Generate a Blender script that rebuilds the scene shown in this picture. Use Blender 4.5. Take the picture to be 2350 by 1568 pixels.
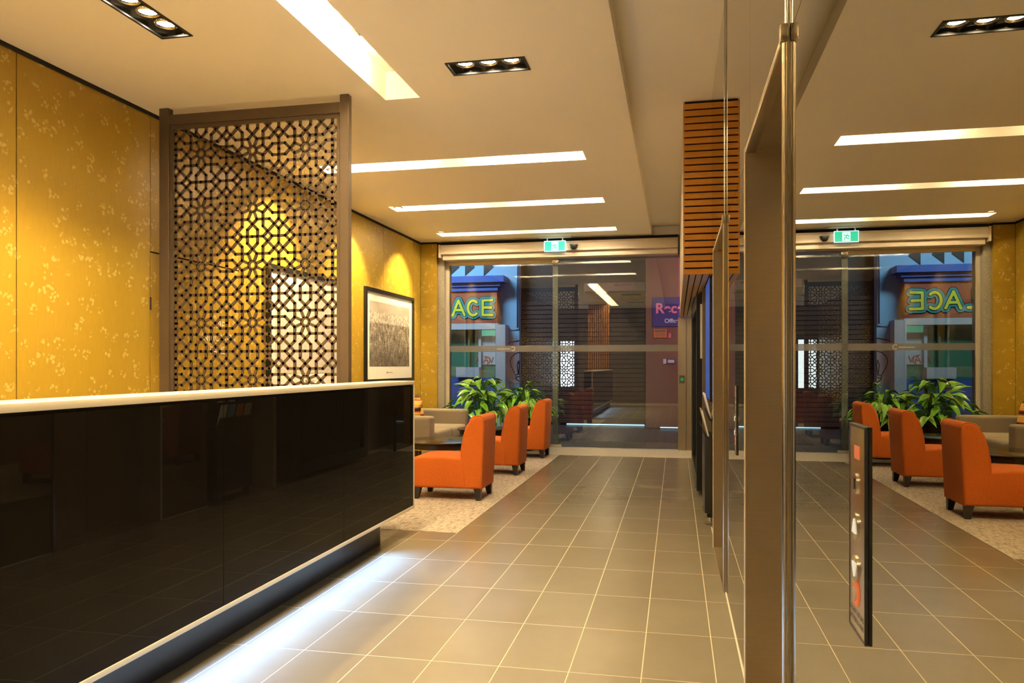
import bpy, bmesh, math, random
from mathutils import Vector, Matrix, Euler

random.seed(7)
PI = math.pi
SC = bpy.context.scene
COL = SC.collection
for o in list(bpy.data.objects):
    bpy.data.objects.remove(o, do_unlink=True)

# ------------------------------------------------------------------ camera
F_PX, YAW, CX, CY, EYE = 1770.0, 0.2095, 1175.0, 840.0, 1.281
cam = bpy.data.cameras.new('camera')
cam.sensor_width = 36.0
cam.lens = F_PX / 2350.0 * 36.0
cam.shift_y = (CY - 784.0) / 2350.0
cam.clip_start = 0.02
cam_o = bpy.data.objects.new('camera', cam)
COL.objects.link(cam_o)
cam_o.location = (0, 0, EYE)
cam_o.rotation_euler = (PI / 2, 0, YAW)
SC.camera = cam_o

# ------------------------------------------------------------------ world, exposure
world = bpy.data.worlds.new('World')
SC.world = world
world.use_nodes = True
world.node_tree.nodes['Background'].inputs[0].default_value = (0.10, 0.17, 0.30, 1)
world.node_tree.nodes['Background'].inputs[1].default_value = 0.10
SC.view_settings.view_transform = 'Standard'
SC.view_settings.look = 'None'
SC.view_settings.exposure = 2.0
SC.view_settings.gamma = 1.0
SC.view_settings.use_curve_mapping = False

WARM = (1.0, 0.725, 0.335)
E_TUBE = 42.0        # strip light tubes
E_SLOT = 70.0
W_SPOT = 31.0        # ceiling spot lamps, watts
W_WASH = 75.0
W_LED = 17.0
W_LANE = 75.0

def lamp(kind, name, loc, rot, energy, color, **kw):
    d = bpy.data.lights.new(name, kind)
    d.energy = energy
    d.color = color
    for k, v in kw.items():
        setattr(d, k, v)
    o = bpy.data.objects.new(name, d)
    COL.objects.link(o)
    o.location = loc
    o.rotation_euler = rot
    return o

# added area lamp for the cool dusk light in the laneway and a red neon further along
lamp('AREA', 'lane_light', (-5.3, 13.5, 4.8), (math.radians(58), 0, math.radians(-4)), W_LANE, (0.62, 0.80, 1.0), shape='RECTANGLE', size=2.2, size_y=0.5)
lamp('AREA', 'neon_light', (1.6, 13.4, 3.0), (math.radians(75), 0, math.radians(10)), 24, (1.0, 0.34, 0.36), shape='RECTANGLE', size=1.2, size_y=0.4)

# ------------------------------------------------------------------ pixel helpers (reference 2350x1568)
def ray(px, py):
    u = (px - CX) / F_PX
    v = -(py - CY) / F_PX
    return Vector((-math.sin(YAW) + u * math.cos(YAW), math.cos(YAW) + u * math.sin(YAW), v))
def UY(px, py, y):
    d = ray(px, py); t = y / d.y
    return d.x * t, EYE + d.z * t
def UX(px, py, x):
    d = ray(px, py); t = x / d.x
    return d.y * t, EYE + d.z * t

# ------------------------------------------------------------------ materials
MAT = {}
class NT:
    def __init__(self, name):
        self.m = bpy.data.materials.new(name)
        self.m.use_nodes = True
        self.t = self.m.node_tree
        self.n = self.t.nodes
        self.l = self.t.links
        self.b = self.n['Principled BSDF']
        self.out = self.n['Material Output']
    def add(self, typ, **kw):
        n = self.n.new(typ)
        for k, v in kw.items():
            setattr(n, k, v)
        return n
    def link(self, a, b):
        self.l.new(a, b)
    def coord(self, kind='Object', scale=(1, 1, 1)):
        tc = self.add('ShaderNodeTexCoord')
        mp = self.add('ShaderNodeMapping')
        mp.inputs['Scale'].default_value = scale
        self.link(tc.outputs[kind], mp.inputs[0])
        return mp.outputs[0]
    def noise(self, vec, scale, detail=3, rough=0.55, dist=0.0):
        n = self.add('ShaderNodeTexNoise')
        n.inputs['Scale'].default_value = scale
        n.inputs['Detail'].default_value = detail
        n.inputs['Roughness'].default_value = rough
        n.inputs['Distortion'].default_value = dist
        self.link(vec, n.inputs['Vector'])
        return n.outputs['Fac']
    def ramp(self, fac, stops, interp='LINEAR'):
        r = self.add('ShaderNodeValToRGB')
        r.color_ramp.interpolation = interp
        el = r.color_ramp.elements
        while len(el) < len(stops):
            el.new(0.5)
        for e, (p, c) in zip(el, stops):
            e.position = p
            e.color = (c[0], c[1], c[2], 1) if not isinstance(c, (int, float)) else (c, c, c, 1)
        self.link(fac, r.inputs[0])
        return r.outputs[0]
    def mix(self, fac, a, b, blend='MIX'):
        m = self.add('ShaderNodeMix', data_type='RGBA', blend_type=blend)
        for sock, v in ((m.inputs[0], fac), (m.inputs[6], a), (m.inputs[7], b)):
            if isinstance(v, (int, float)):
                sock.default_value = v
            elif isinstance(v, tuple):
                sock.default_value = (v[0], v[1], v[2], 1)
            else:
                self.link(v, sock)
        return m.outputs[2]
    def math(self, op, a, b=0.0, c=None):
        m = self.add('ShaderNodeMath', operation=op)
        for sock, v in zip(m.inputs, (a, b, c)):
            if v is None:
                continue
            if isinstance(v, (int, float)):
                sock.default_value = v
            else:
                self.link(v, sock)
        return m.outputs[0]
    def bump(self, h, strength=0.2, dist=0.01):
        b = self.add('ShaderNodeBump')
        b.inputs['Strength'].default_value = strength
        b.inputs['Distance'].default_value = dist
        self.link(h, b.inputs['Height'])
        self.link(b.outputs[0], self.b.inputs['Normal'])
    def set(self, **kw):
        for k, v in kw.items():
            s = self.b.inputs[k.replace('_', ' ')]
            if isinstance(v, tuple):
                s.default_value = (v[0], v[1], v[2], 1)
            elif isinstance(v, (int, float)):
                s.default_value = v
            else:
                self.link(v, s)
        return self

def plain(name, col, rough=0.5, metal=0.0, var=0.06, scale=20.0, **kw):
    t = NT(name)
    f = t.noise(t.coord(), scale, 3)
    c = t.mix(f, tuple(x * (1 - var) for x in col), tuple(min(1, x * (1 + var)) for x in col))
    t.set(Base_Color=c, Roughness=rough, Metallic=metal)
    for k, v in kw.items():
        t.set(**{k: v})
    MAT[name] = t.m
    return t.m

def emis(name, col, strength):
    t = NT(name)
    t.set(Base_Color=(0, 0, 0), Roughness=0.6)
    t.set(Emission_Color=col, Emission_Strength=strength)
    MAT[name] = t.m
    return t.m

plain('ceiling_paint', (0.90, 0.86, 0.78), 0.75, var=0.015, scale=2)
plain('white_paint', (0.82, 0.79, 0.73), 0.6, var=0.02)
plain('cream_metal', (0.62, 0.53, 0.42), 0.38, var=0.03)
plain('black_gap', (0.012, 0.010, 0.009), 0.8)
plain('black_metal', (0.02, 0.019, 0.018), 0.35)
plain('black_plastic', (0.012, 0.012, 0.013), 0.28)
plain('bronze_metal', (0.115, 0.080, 0.048), 0.36, 0.35, var=0.04)
plain('white_metal', (0.75, 0.68, 0.56), 0.35, 0.6, var=0.02)
plain('chrome', (0.72, 0.70, 0.66), 0.12, 1.0, var=0.02)
plain('white_solid', (0.70, 0.64, 0.53), 0.30, var=0.02)
plain('dark_wood', (0.030, 0.017, 0.010), 0.18, var=0.3, scale=12)
plain('dark_leg', (0.022, 0.016, 0.013), 0.32)
plain('planter_glaze', (0.020, 0.016, 0.013), 0.22)
plain('soil', (0.03, 0.02, 0.012), 0.95, var=0.4, scale=60)
plain('wall_brown', (0.20, 0.16, 0.115), 0.45, var=0.05)
plain('kick_blue', (0.022, 0.025, 0.036), 0.32)
plain('sealant', (0.50, 0.44, 0.33), 0.6)
plain('paper_white', (0.78, 0.76, 0.72), 0.5, var=0.02)
plain('pavement', (0.085, 0.078, 0.080), 0.38, var=0.25, scale=3)
plain('ext_dark', (0.030, 0.022, 0.024), 0.6, var=0.2)
plain('ext_maroon', (0.22, 0.115, 0.085), 0.6, var=0.12, scale=3)
plain('ext_shutter', (0.060, 0.040, 0.040), 0.4, var=0.15)
plain('ext_blue', (0.20, 0.38, 0.58), 0.7, var=0.08, scale=1.5)
plain('ext_cornice', (0.012, 0.07, 0.36), 0.5, var=0.1)
plain('ext_red', (0.30, 0.055, 0.022), 0.6, var=0.12, scale=4)
plain('ext_teal', (0.01, 0.22, 0.24), 0.5)
plain('ext_yellow', (0.62, 0.60, 0.03), 0.5)
plain('ext_green', (0.015, 0.14, 0.085), 0.5, var=0.25, scale=3)
plain('ext_pale', (0.38, 0.40, 0.44), 0.6, var=0.06)
plain('ext_lilac', (0.40, 0.36, 0.46), 0.6, var=0.03)
plain('ext_purple', (0.13, 0.07, 0.36), 0.5, var=0.05)
plain('ext_pink', (0.85, 0.20, 0.30), 0.5)
plain('ext_pinkwhite', (0.75, 0.55, 0.66), 0.5)
emis('sign_pink', (0.90, 0.16, 0.26), 0.22)
emis('sign_white', (0.80, 0.50, 0.65), 0.18)
emis('sign_purple', (0.12, 0.06, 0.36), 0.10)
plain('ext_orange', (0.75, 0.24, 0.04), 0.5)
plain('ink_red', (0.42, 0.05, 0.02), 0.6)
plain('ink_grey', (0.16, 0.15, 0.15), 0.6)
plain('col_blue', (0.03, 0.09, 0.35), 0.45)
plain('col_green', (0.02, 0.40, 0.20), 0.4)
plain('col_cyan', (0.15, 0.38, 0.55), 0.45)
plain('col_orange', (0.70, 0.20, 0.04), 0.45)
emis('lamp_glow', (1.0, 0.86, 0.62), 22)
emis('tube_glow', (1.0, 0.83, 0.55), E_TUBE)
emis('slot_glow', (1.0, 0.80, 0.48), E_SLOT)
emis('exit_green', (0.03, 0.55, 0.30), 0.55)
emis('exit_white', (0.65, 0.95, 1.0), 0.6)
emis('display_glow', (0.02, 0.10, 0.42), 0.16)
emis('shop_glow', (0.10, 0.55, 0.40), 0.20)
emis('under_glow', (0.45, 0.72, 0.95), 0.7)
emis('office_glow', (0.85, 0.95, 1.0), 2.2)
emis('indicator_red', (1.0, 0.20, 0.05), 0.16)
emis('indicator_white', (1.0, 0.85, 0.6), 0.2)

# mirror glass: bronze tinted, brighter at grazing angles as any coated glass
t = NT('mirror_glass')
t.set(Base_Color=(0.37, 0.345, 0.26), Metallic=1.0, Roughness=0.0)
MAT['mirror_glass'] = t.m
# brushed steel
t = NT('brushed_steel')
f = t.noise(t.coord('Object', (1, 1, 90)), 8, 2)
t.set(Base_Color=t.mix(f, (0.46, 0.385, 0.26), (0.58, 0.50, 0.36)), Metallic=1.0, Roughness=0.31, Anisotropic=0.5)
MAT['brushed_steel'] = t.m
t = NT('black_glass')
t.set(Base_Color=(0.007, 0.006, 0.005), Roughness=0.015)
t.set(IOR=1.27)
MAT['black_glass'] = t.m

def thin_glass(name, tint, ior, haze=0.0, hazecol=(0.5, 0.5, 0.5)):
    t = NT(name)
    t.n.remove(t.b)
    tr = t.add('ShaderNodeBsdfTransparent'); tr.inputs[0].default_value = (*tint, 1)
    gl = t.add('ShaderNodeBsdfGlossy'); gl.inputs['Roughness'].default_value = 0.0
    gl.inputs[0].default_value = (0.95, 0.95, 0.95, 1)
    fr = t.add('ShaderNodeFresnel'); fr.inputs['IOR'].default_value = ior
    mx = t.add('ShaderNodeMixShader')
    base = tr.outputs[0]
    if haze:
        df = t.add('ShaderNodeBsdfDiffuse'); df.inputs[0].default_value = (*hazecol, 1)
        m2 = t.add('ShaderNodeMixShader'); m2.inputs[0].default_value = haze
        t.link(tr.outputs[0], m2.inputs[1]); t.link(df.outputs[0], m2.inputs[2]); base = m2.outputs[0]
    t.link(fr.outputs[0], mx.inputs[0]); t.link(base, mx.inputs[1]); t.link(gl.outputs[0], mx.inputs[2])
    t.link(mx.outputs[0], t.out.inputs[0])
    MAT[name] = t.m
thin_glass('clear_glass', (0.80, 0.86, 0.84), 2.0)
thin_glass('clear_glass_fixed', (0.86, 0.92, 0.90), 1.55)
thin_glass('edge_glass', (0.50, 0.58, 0.54), 1.7, 0.25, (0.45, 0.5, 0.47))
thin_glass('frosted_band', (0.70, 0.70, 0.70), 1.3, 0.45, (0.42, 0.40, 0.38))

# wallpaper: gold with fine vertical streaks and small clusters of pale blossoms
t = NT('wallpaper')
co = t.coord('Object', (1, 1, 1))
st = t.noise(t.coord('Object', (1, 120, 2.2)), 3.0, 2, 0.6)
st2 = t.noise(t.coord('Object', (1, 2.5, 0.7)), 1.6, 2)
base = t.mix(st, (0.33, 0.195, 0.016), (0.50, 0.325, 0.038))
base = t.mix(t.math('MULTIPLY', st2, 0.35), base, (0.37, 0.25, 0.015))
v1 = t.add('ShaderNodeTexVoronoi'); v1.inputs['Scale'].default_value = 34
t.link(co, v1.inputs['Vector'])
petal = t.ramp(v1.outputs['Distance'], [(0.36, 1.0), (0.46, 0.0)])
v2 = t.add('ShaderNodeTexVoronoi'); v2.inputs['Scale'].default_value = 9.5
t.link(co, v2.inputs['Vector'])
clus = t.ramp(v2.outputs['Distance'], [(0.34, 1.0), (0.44, 0.0)])
sep = t.add('ShaderNodeSeparateColor'); t.link(v2.outputs['Color'], sep.inputs[0])
keep = t.math('GREATER_THAN', sep.outputs[0], 0.18)
fl = t.math('MULTIPLY', t.math('MULTIPLY', petal, clus), keep)
twig = t.ramp(t.noise(co, 28, 2, 0.5, 1.2), [(0.49, 0.0), (0.50, 1.0), (0.51, 0.0)])
twig = t.math('MULTIPLY', twig, t.ramp(v2.outputs['Distance'], [(0.45, 0.5), (0.6, 0.0)]))
c = t.mix(t.math('MULTIPLY', fl, 0.6), base, (0.68, 0.52, 0.17))
c = t.mix(twig, c, (0.30, 0.17, 0.02))
t.set(Base_Color=c, Roughness=0.36)
t.bump(t.math('ADD', st, fl), 0.08, 0.003)
MAT['wallpaper'] = t.m

# floor tile
t = NT('floor_tile')
oi = t.add('ShaderNodeObjectInfo')
ge = t.add('ShaderNodeNewGeometry')
n1 = t.noise(ge.outputs['Position'], 1.9, 4, 0.6)
n2 = t.noise(ge.outputs['Position'], 45, 3, 0.6)
c = t.mix(n1, (0.142, 0.120, 0.082), (0.202, 0.178, 0.128))
c = t.mix(t.math('MULTIPLY', n2, 0.12), c, (0.25, 0.22, 0.155))
c = t.mix(t.math('MULTIPLY', oi.outputs['Random'], 0.40), c, (0.15, 0.122, 0.085))
t.set(Base_Color=c, Roughness=0.27, Specular_IOR_Level=0.42)
MAT['floor_tile'] = t.m
plain('grout', (0.42, 0.355, 0.25), 0.8, var=0.08, scale=30)

# carpet
t = NT('carpet')
a1 = t.noise(t.coord('Object', (1, 4, 1)), 13, 4, 0.75)
a2 = t.noise(t.coord('Object', (4, 1, 1)), 11, 4, 0.75)
a3 = t.noise(t.coord(), 300, 2)
c = t.ramp(t.math('MULTIPLY', a1, a2), [(0.16, (0.13, 0.10, 0.08)), (0.23, (0.38, 0.315, 0.26)), (0.32, (0.56, 0.48, 0.40))])
dk = t.ramp(t.math('MULTIPLY', a1, a2), [(0.15, 1.0), (0.19, 0.0)])
c = t.mix(t.math('MULTIPLY', dk, 0.6), c, (0.12, 0.095, 0.075))
c = t.mix(0.25, c, t.mix(a3, (0.2, 0.17, 0.14), (0.6, 0.52, 0.43)))
t.set(Base_Color=c, Roughness=0.95)
t.bump(a3, 0.5, 0.004)
MAT['carpet'] = t.m
# entrance mat
t = NT('entry_mat')
a3 = t.noise(t.coord(), 160, 2, 0.7)
t.set(Base_Color=t.ramp(a3, [(0.35, (0.28, 0.25, 0.21)), (0.65, (0.62, 0.56, 0.47))]), Roughness=0.95)
t.bump(a3, 0.5, 0.004)
MAT['entry_mat'] = t.m
# concrete
t = NT('stone_pillar')
a3 = t.noise(t.coord(), 90, 4, 0.75)
t.set(Base_Color=t.ramp(a3, [(0.3, (0.20, 0.18, 0.14)), (0.7, (0.52, 0.47, 0.38))]), Roughness=0.8)
t.bump(a3, 0.4, 0.004)
MAT['stone_pillar'] = t.m

def fabric(name, c0, c1, scale, sheen=0.3, rough=0.85, stretch=(1, 1, 1)):
    t = NT(name)
    a = t.noise(t.coord('Object', stretch), scale, 3, 0.7)
    b = t.noise(t.coord(), 3.0, 2)
    c = t.mix(a, c0, c1)
    c = t.mix(t.math('MULTIPLY', b, 0.25), c, c0)
    t.set(Base_Color=c, Roughness=rough, Sheen_Weight=sheen)
    t.bump(a, 0.25, 0.003)
    MAT[name] = t.m
fabric('orange_velvet', (0.45, 0.086, 0.001), (0.62, 0.136, 0.002), 60, 0.03)
fabric('sofa_tweed', (0.13, 0.098, 0.062), (0.44, 0.36, 0.25), 170, 0.15)

def wood(name, c0, c1, rough=0.4, stretch=(2, 30, 30)):
    t = NT(name)
    oi = t.add('ShaderNodeObjectInfo')
    tc = t.add('ShaderNodeTexCoord')
    mp = t.add('ShaderNodeMapping'); mp.inputs['Scale'].default_value = stretch
    ad = t.add('ShaderNodeVectorMath', operation='ADD')
    cb = t.add('ShaderNodeCombineXYZ')
    t.link(t.math('MULTIPLY', oi.outputs['Random'], 7.0), cb.inputs[0])
    t.link(tc.outputs['Object'], ad.inputs[0]); t.link(cb.outputs[0], ad.inputs[1])
    t.link(ad.outputs[0], mp.inputs[0])
    a = t.noise(mp.outputs[0], 3.0, 4, 0.6, 0.8)
    c = t.mix(a, c0, c1)
    c = t.mix(t.math('MULTIPLY', oi.outputs['Random'], 0.35), c, c0)
    t.set(Base_Color=c, Roughness=rough)
    MAT[name] = t.m
wood('timber_x', (0.50, 0.19, 0.015), (0.82, 0.38, 0.05), stretch=(2.5, 30, 30))
wood('timber_y', (0.46, 0.28, 0.14), (0.72, 0.48, 0.28), stretch=(30, 2.5, 30))
wood('timber_z', (0.30, 0.11, 0.02), (0.60, 0.27, 0.06), stretch=(30, 30, 1.5))

# leaf
t = NT('leaf_green')
oi = t.add('ShaderNodeObjectInfo')
uv = t.add('ShaderNodeTexCoord')
sx = t.add('ShaderNodeSeparateXYZ'); t.link(uv.outputs['Object'], sx.inputs[0])
n = t.noise(t.coord('Object', (4, 14, 4)), 3.0, 3, 0.6)
c = t.mix(n, (0.035, 0.19, 0.01), (0.20, 0.46, 0.03))
edge = t.ramp(t.math('ABSOLUTE', sx.outputs[1]), [(0.015, 0.0), (0.05, 1.0)])
pale = t.math('MULTIPLY', edge, t.math('GREATER_THAN', oi.outputs['Random'], 0.4))
c = t.mix(t.math('MULTIPLY', pale, 0.75), c, (0.62, 0.66, 0.14))
c = t.mix(t.math('MULTIPLY', oi.outputs['Random'], 0.4), c, (0.05, 0.22, 0.01))
t.set(Base_Color=c, Roughness=0.32)
t.set(Subsurface_Weight=0.0)
MAT['leaf_green'] = t.m
plain('stem_green', (0.06, 0.18, 0.02), 0.5)

# aerial city print (object coords: y along wall, z up), black and white
def art_mat(name, y0, y1, z0, z1, pale):
    t = NT(name)
    tc = t.add('ShaderNodeTexCoord')
    s = t.add('ShaderNodeSeparateXYZ'); t.link(tc.outputs['Object'], s.inputs[0])
    u = t.math('DIVIDE', t.math('SUBTRACT', s.outputs[1], y0), y1 - y0)
    v = t.math('DIVIDE', t.math('SUBTRACT', s.outputs[2], z0), z1 - z0)
    big = t.noise(t.coord('Object', (1, 1, 1.6)), 3.2, 4, 0.6)
    city = t.math('ADD', t.math('MULTIPLY', t.noise(t.coord('Object', (1, 1, 2.6)), 30, 4, 0.9), 0.6), t.math('MULTIPLY', t.noise(t.coord('Object', (1, 1.5, 0.9)), 9, 3, 0.7), 0.4))
    streets = t.noise(t.coord('Object', (1, 6, 1.2)), 9, 2, 0.5, 1.5)
    mnt = t.math('ADD', 0.70, t.math('MULTIPLY', t.noise(t.coord('Object', (1, 1, 0.25)), 6, 5, 0.7), 0.28))
    sky = t.math('GREATER_THAN', v, mnt)
    cc = t.ramp(city, [(0.38, (0.035, 0.03, 0.026)), (0.50, (0.19, 0.165, 0.14)), (0.62, (0.62, 0.55, 0.48))])
    cc = t.mix(t.ramp(streets, [(0.50, 0.0), (0.515, 0.55), (0.53, 0.0)]), cc, (0.70, 0.62, 0.54))
    cc = t.mix(t.ramp(v, [(0.15, 0.55), (0.42, 0.0)]), cc, (0.07, 0.06, 0.055))
    snow = t.ramp(t.noise(t.coord('Object', (1, 2, 1)), 22, 4, 0.75), [(0.42, (0.26, 0.23, 0.21)), (0.58, (0.72, 0.66, 0.6))])
    cc = t.mix(t.ramp(v, [(0.66, 0.0), (0.69, 1.0)]), cc, snow)
    sk = t.mix(big, (0.34, 0.30, 0.27), (0.55, 0.50, 0.46))
    cc = t.mix(sky, cc, sk)
    if pale:
        cc = t.mix(pale, cc, (0.75, 0.70, 0.66))
    t.set(Base_Color=cc, Roughness=0.25)
    t.set(Coat_Weight=0.0)
    MAT[name] = t.m

# ------------------------------------------------------------------ mesh helpers (world coordinates)
def world_of(o):
    if o is None:
        return Matrix.Identity(4)
    m = Matrix.Translation(o.location) @ o.rotation_euler.to_matrix().to_4x4()
    if o.parent:
        return world_of(o.parent) @ o.matrix_parent_inverse @ m
    return m

def obj(name, bm, mat, parent=None, smooth=False, **tags):
    me = bpy.data.meshes.new(name)
    if isinstance(bm, bmesh.types.BMesh):
        bmesh.ops.recalc_face_normals(bm, faces=bm.faces)
        bm.to_mesh(me); bm.free()
    else:
        me.from_pydata(bm[0], [], bm[1])
    me.materials.append(MAT[mat])
    if smooth:
        for p in me.polygons:
            p.use_smooth = True
        if smooth != 'all':
            me.set_sharp_from_angle(angle=math.radians(40))
    o = bpy.data.objects.new(name, me)
    COL.objects.link(o)
    if parent:
        o.parent = parent
        o.matrix_parent_inverse = world_of(parent).inverted()
    for k, v in tags.items():
        o[k] = v
    return o

def thing(name, label, cat, loc=(0, 0, 0), group=None, kind=None):
    o = bpy.data.objects.new(name, None)
    COL.objects.link(o)
    o.empty_display_size = 0.1
    o.location = loc
    if label: o['label'] = label
    if cat: o['category'] = cat
    if group: o['group'] = group
    if kind: o['kind'] = kind
    return o

def struct(name, label=None, loc=(0, 0, 0)):
    return thing(name, label, None, loc, None, 'structure')

def dup(root, delta, rotz=0.0, label=None):
    r = root.copy(); COL.objects.link(r)
    r.location = root.location + Vector(delta)
    r.rotation_euler = (0, 0, root.rotation_euler.z + rotz)
    if label: r['label'] = label
    for ch in list(root.children):
        c = ch.copy(); COL.objects.link(c); c.parent = r; c.matrix_parent_inverse = ch.matrix_parent_inverse.copy()
        for g in list(ch.children):
            d = g.copy(); COL.objects.link(d); d.parent = c; d.matrix_parent_inverse = g.matrix_parent_inverse.copy()
    return r

def bbox(bm, x0, x1, y0, y1, z0, z1, bev=0.0, seg=2):
    x0, x1 = sorted((x0, x1)); y0, y1 = sorted((y0, y1)); z0, z1 = sorted((z0, z1))
    vs = [bm.verts.new((x, y, z)) for z in (z0, z1) for y in (y0, y1) for x in (x0, x1)]
    fs = [bm.faces.new([vs[i] for i in f]) for f in ((0, 2, 3, 1), (4, 5, 7, 6), (0, 1, 5, 4), (2, 6, 7, 3), (0, 4, 6, 2), (1, 3, 7, 5))]
    if bev:
        es = list({e for f in fs for e in f.edges})
        bmesh.ops.bevel(bm, geom=es, offset=bev, segments=seg, affect='EDGES', profile=0.6)

def box(name, x0, x1, y0, y1, z0, z1, mat, parent=None, bev=0.0, seg=2, smooth=None, **tags):
    bm = bmesh.new()
    bbox(bm, x0, x1, y0, y1, z0, z1, bev, seg)
    return obj(name, bm, mat, parent, smooth=(seg > 1 and bev > 0) if smooth is None else smooth, **tags)

def boxes(name, lst, mat, parent=None, bev=0.0, **tags):
    bm = bmesh.new()
    for b in lst:
        bbox(bm, *b, bev=bev, seg=1)
    return obj(name, bm, mat, parent, **tags)

def prism_bm(pts, axis, a0, a1, bev=0.0, seg=3):
    """pts in the two remaining axes in cyclic order; axis 'x','y','z'"""
    bm = bmesh.new()
    def P(p, a):
        return {'x': (a, p[0], p[1]), 'y': (p[0], a, p[1]), 'z': (p[0], p[1], a)}[axis]
    va = [bm.verts.new(P(p, a0)) for p in pts]
    vb = [bm.verts.new(P(p, a1)) for p in pts]
    n = len(pts)
    fa = bm.faces.new(va); fb = bm.faces.new(list(reversed(vb)))
    for i in range(n):
        bm.faces.new((va[i], vb[i], vb[(i + 1) % n], va[(i + 1) % n]))
    bmesh.ops.recalc_face_normals(bm, faces=bm.faces)
    if bev:
        es = list(fa.edges) + list(fb.edges)
        bmesh.ops.bevel(bm, geom=es, offset=bev, segments=seg, affect='EDGES', profile=0.5)
    return bm

def lathe_bm(prof, cx, cy, seg=32, bm=None):
    bm = bm or bmesh.new()
    rings = []
    for r, z in prof:
        if r < 1e-6:
            rings.append([bm.verts.new((cx, cy, z))])
        else:
            rings.append([bm.verts.new((cx + r * math.cos(2 * PI * i / seg), cy + r * math.sin(2 * PI * i / seg), z)) for i in range(seg)])
    for a, b in zip(rings, rings[1:]):
        for i in range(seg):
            j = (i + 1) % seg
            if len(a) == 1 and len(b) > 1: bm.faces.new((a[0], b[i], b[j]))
            elif len(b) == 1 and len(a) > 1: bm.faces.new((a[i], b[0], a[j]))
            elif len(a) > 1: bm.faces.new((a[i], b[i], b[j], a[j]))
    return bm

def tube_bm(pts, r, seg=8, bm=None, cap=True):
    bm = bm or bmesh.new()
    pts = [Vector(p) for p in pts]
    rings = []
    for i, p in enumerate(pts):
        d = (pts[min(i + 1, len(pts) - 1)] - pts[max(i - 1, 0)]).normalized()
        up = Vector((0, 0, 1)) if abs(d.z) < 0.9 else Vector((1, 0, 0))
        s = d.cross(up).normalized(); t2 = s.cross(d)
        rr = r[i] if isinstance(r, (list, tuple)) else r
        rings.append([bm.verts.new(p + (s * math.cos(2 * PI * k / seg) + t2 * math.sin(2 * PI * k / seg)) * rr) for k in range(seg)])
    for a, b in zip(rings, rings[1:]):
        for k in range(seg):
            bm.faces.new((a[k], a[(k + 1) % seg], b[(k + 1) % seg], b[k]))
    if cap:
        bm.faces.new(rings[0]); bm.faces.new(list(reversed(rings[-1])))
    return bm

def frame_bm(axis, a0, a1, u0, u1, v0, v1, wd):
    """rectangular frame of four bars; axis = thickness axis; (u,v) the other two axes in order"""
    bm = bmesh.new()
    for (p, q, r, s) in ((u0, u1, v0, v0 + wd), (u0, u1, v1 - wd, v1), (u0, u0 + wd, v0 + wd, v1 - wd), (u1 - wd, u1, v0 + wd, v1 - wd)):
        if axis == 'x': bbox(bm, a0, a1, p, q, r, s)
        elif axis == 'y': bbox(bm, p, q, a0, a1, r, s)
        else: bbox(bm, p, q, r, s, a0, a1)
    return bm

def plate_holes(x0, x1, y0, y1, z, holes):
    xs = sorted({x0, x1, *[h[0] for h in holes], *[h[1] for h in holes]})
    ys = sorted({y0, y1, *[h[2] for h in holes], *[h[3] for h in holes]})
    bm = bmesh.new()
    V = {}
    def v(x, y):
        if (x, y) not in V: V[(x, y)] = bm.verts.new((x, y, z))
        return V[(x, y)]
    for a, b in zip(xs, xs[1:]):
        for c, d in zip(ys, ys[1:]):
            mx, my = (a + b) / 2, (c + d) / 2
            if any(h[0] < mx < h[1] and h[2] < my < h[3] for h in holes): continue
            bm.faces.new((v(a, c), v(a, d), v(b, d), v(b, c)))
    return bm

def text(name, body, size, loc, rot, mat, parent=None, depth=0.002, align='CENTER', bold=0.0, **tags):
    cu = bpy.data.curves.new(name, 'FONT')
    cu.body = body; cu.size = size; cu.extrude = depth / 2
    cu.align_x = align; cu.align_y = 'CENTER'; cu.offset = bold
    tmp = bpy.data.objects.new(name, cu)
    COL.objects.link(tmp)
    bpy.context.view_layer.update()
    me = bpy.data.meshes.new_from_object(tmp.evaluated_get(bpy.context.evaluated_depsgraph_get()))
    bpy.data.objects.remove(tmp, do_unlink=True)
    M = Matrix.Translation(loc) @ Euler(rot).to_matrix().to_4x4()
    me.transform(M)
    me.materials.clear(); me.materials.append(MAT[mat])
    o = bpy.data.objects.new(name, me); COL.objects.link(o)
    if parent:
        o.parent = parent; o.matrix_parent_inverse = world_of(parent).inverted()
    for k, v in tags.items(): o[k] = v
    return o

def stroke_bm(lines, wd, y0, y1, bm=None, seg=8):
    """rounded strokes drawn in the x-z plane, thickness y0..y1"""
    bm = bm or bmesh.new(); y_in = y0; cnt = 0
    for pl in lines:
        for (ax, az), (bx, bz) in zip(pl, pl[1:]):
            cnt += 1; y0 = y_in - 0.00012 * cnt * (1 if y1 > y_in else -1)
            d = Vector((bx - ax, bz - az)); L = d.length
            if L < 1e-6: continue
            d /= L; ang = math.atan2(d.y, d.x)
            out = []
            for k in range(seg + 1):
                a = ang - PI / 2 + PI * k / seg
                out.append((bx + math.cos(a) * wd / 2, bz + math.sin(a) * wd / 2))
            for k in range(seg + 1):
                a = ang + PI / 2 + PI * k / seg
                out.append((ax + math.cos(a) * wd / 2, az + math.sin(a) * wd / 2))
            va = [bm.verts.new((p[0], y0, p[1])) for p in out]
            vb = [bm.verts.new((p[0], y1, p[1])) for p in out]
            bm.faces.new(va); bm.faces.new(list(reversed(vb)))
            n = len(out)
            for i in range(n):
                bm.faces.new((va[i], vb[i], vb[(i + 1) % n], va[(i + 1) % n]))
    return bm

# ================================================================== SETTING
HC = 3.267           # ceiling
HR = 3.40            # raised ceiling strip by the lift wall
XL = -4.03           # left wall face
XM = 0.275           # mirror face
XT = 0.257           # steel trim face
YG = 12.07           # street glazing
YB = -2.9            # rear wall behind the camera
XS = -0.36           # ceiling step

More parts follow.
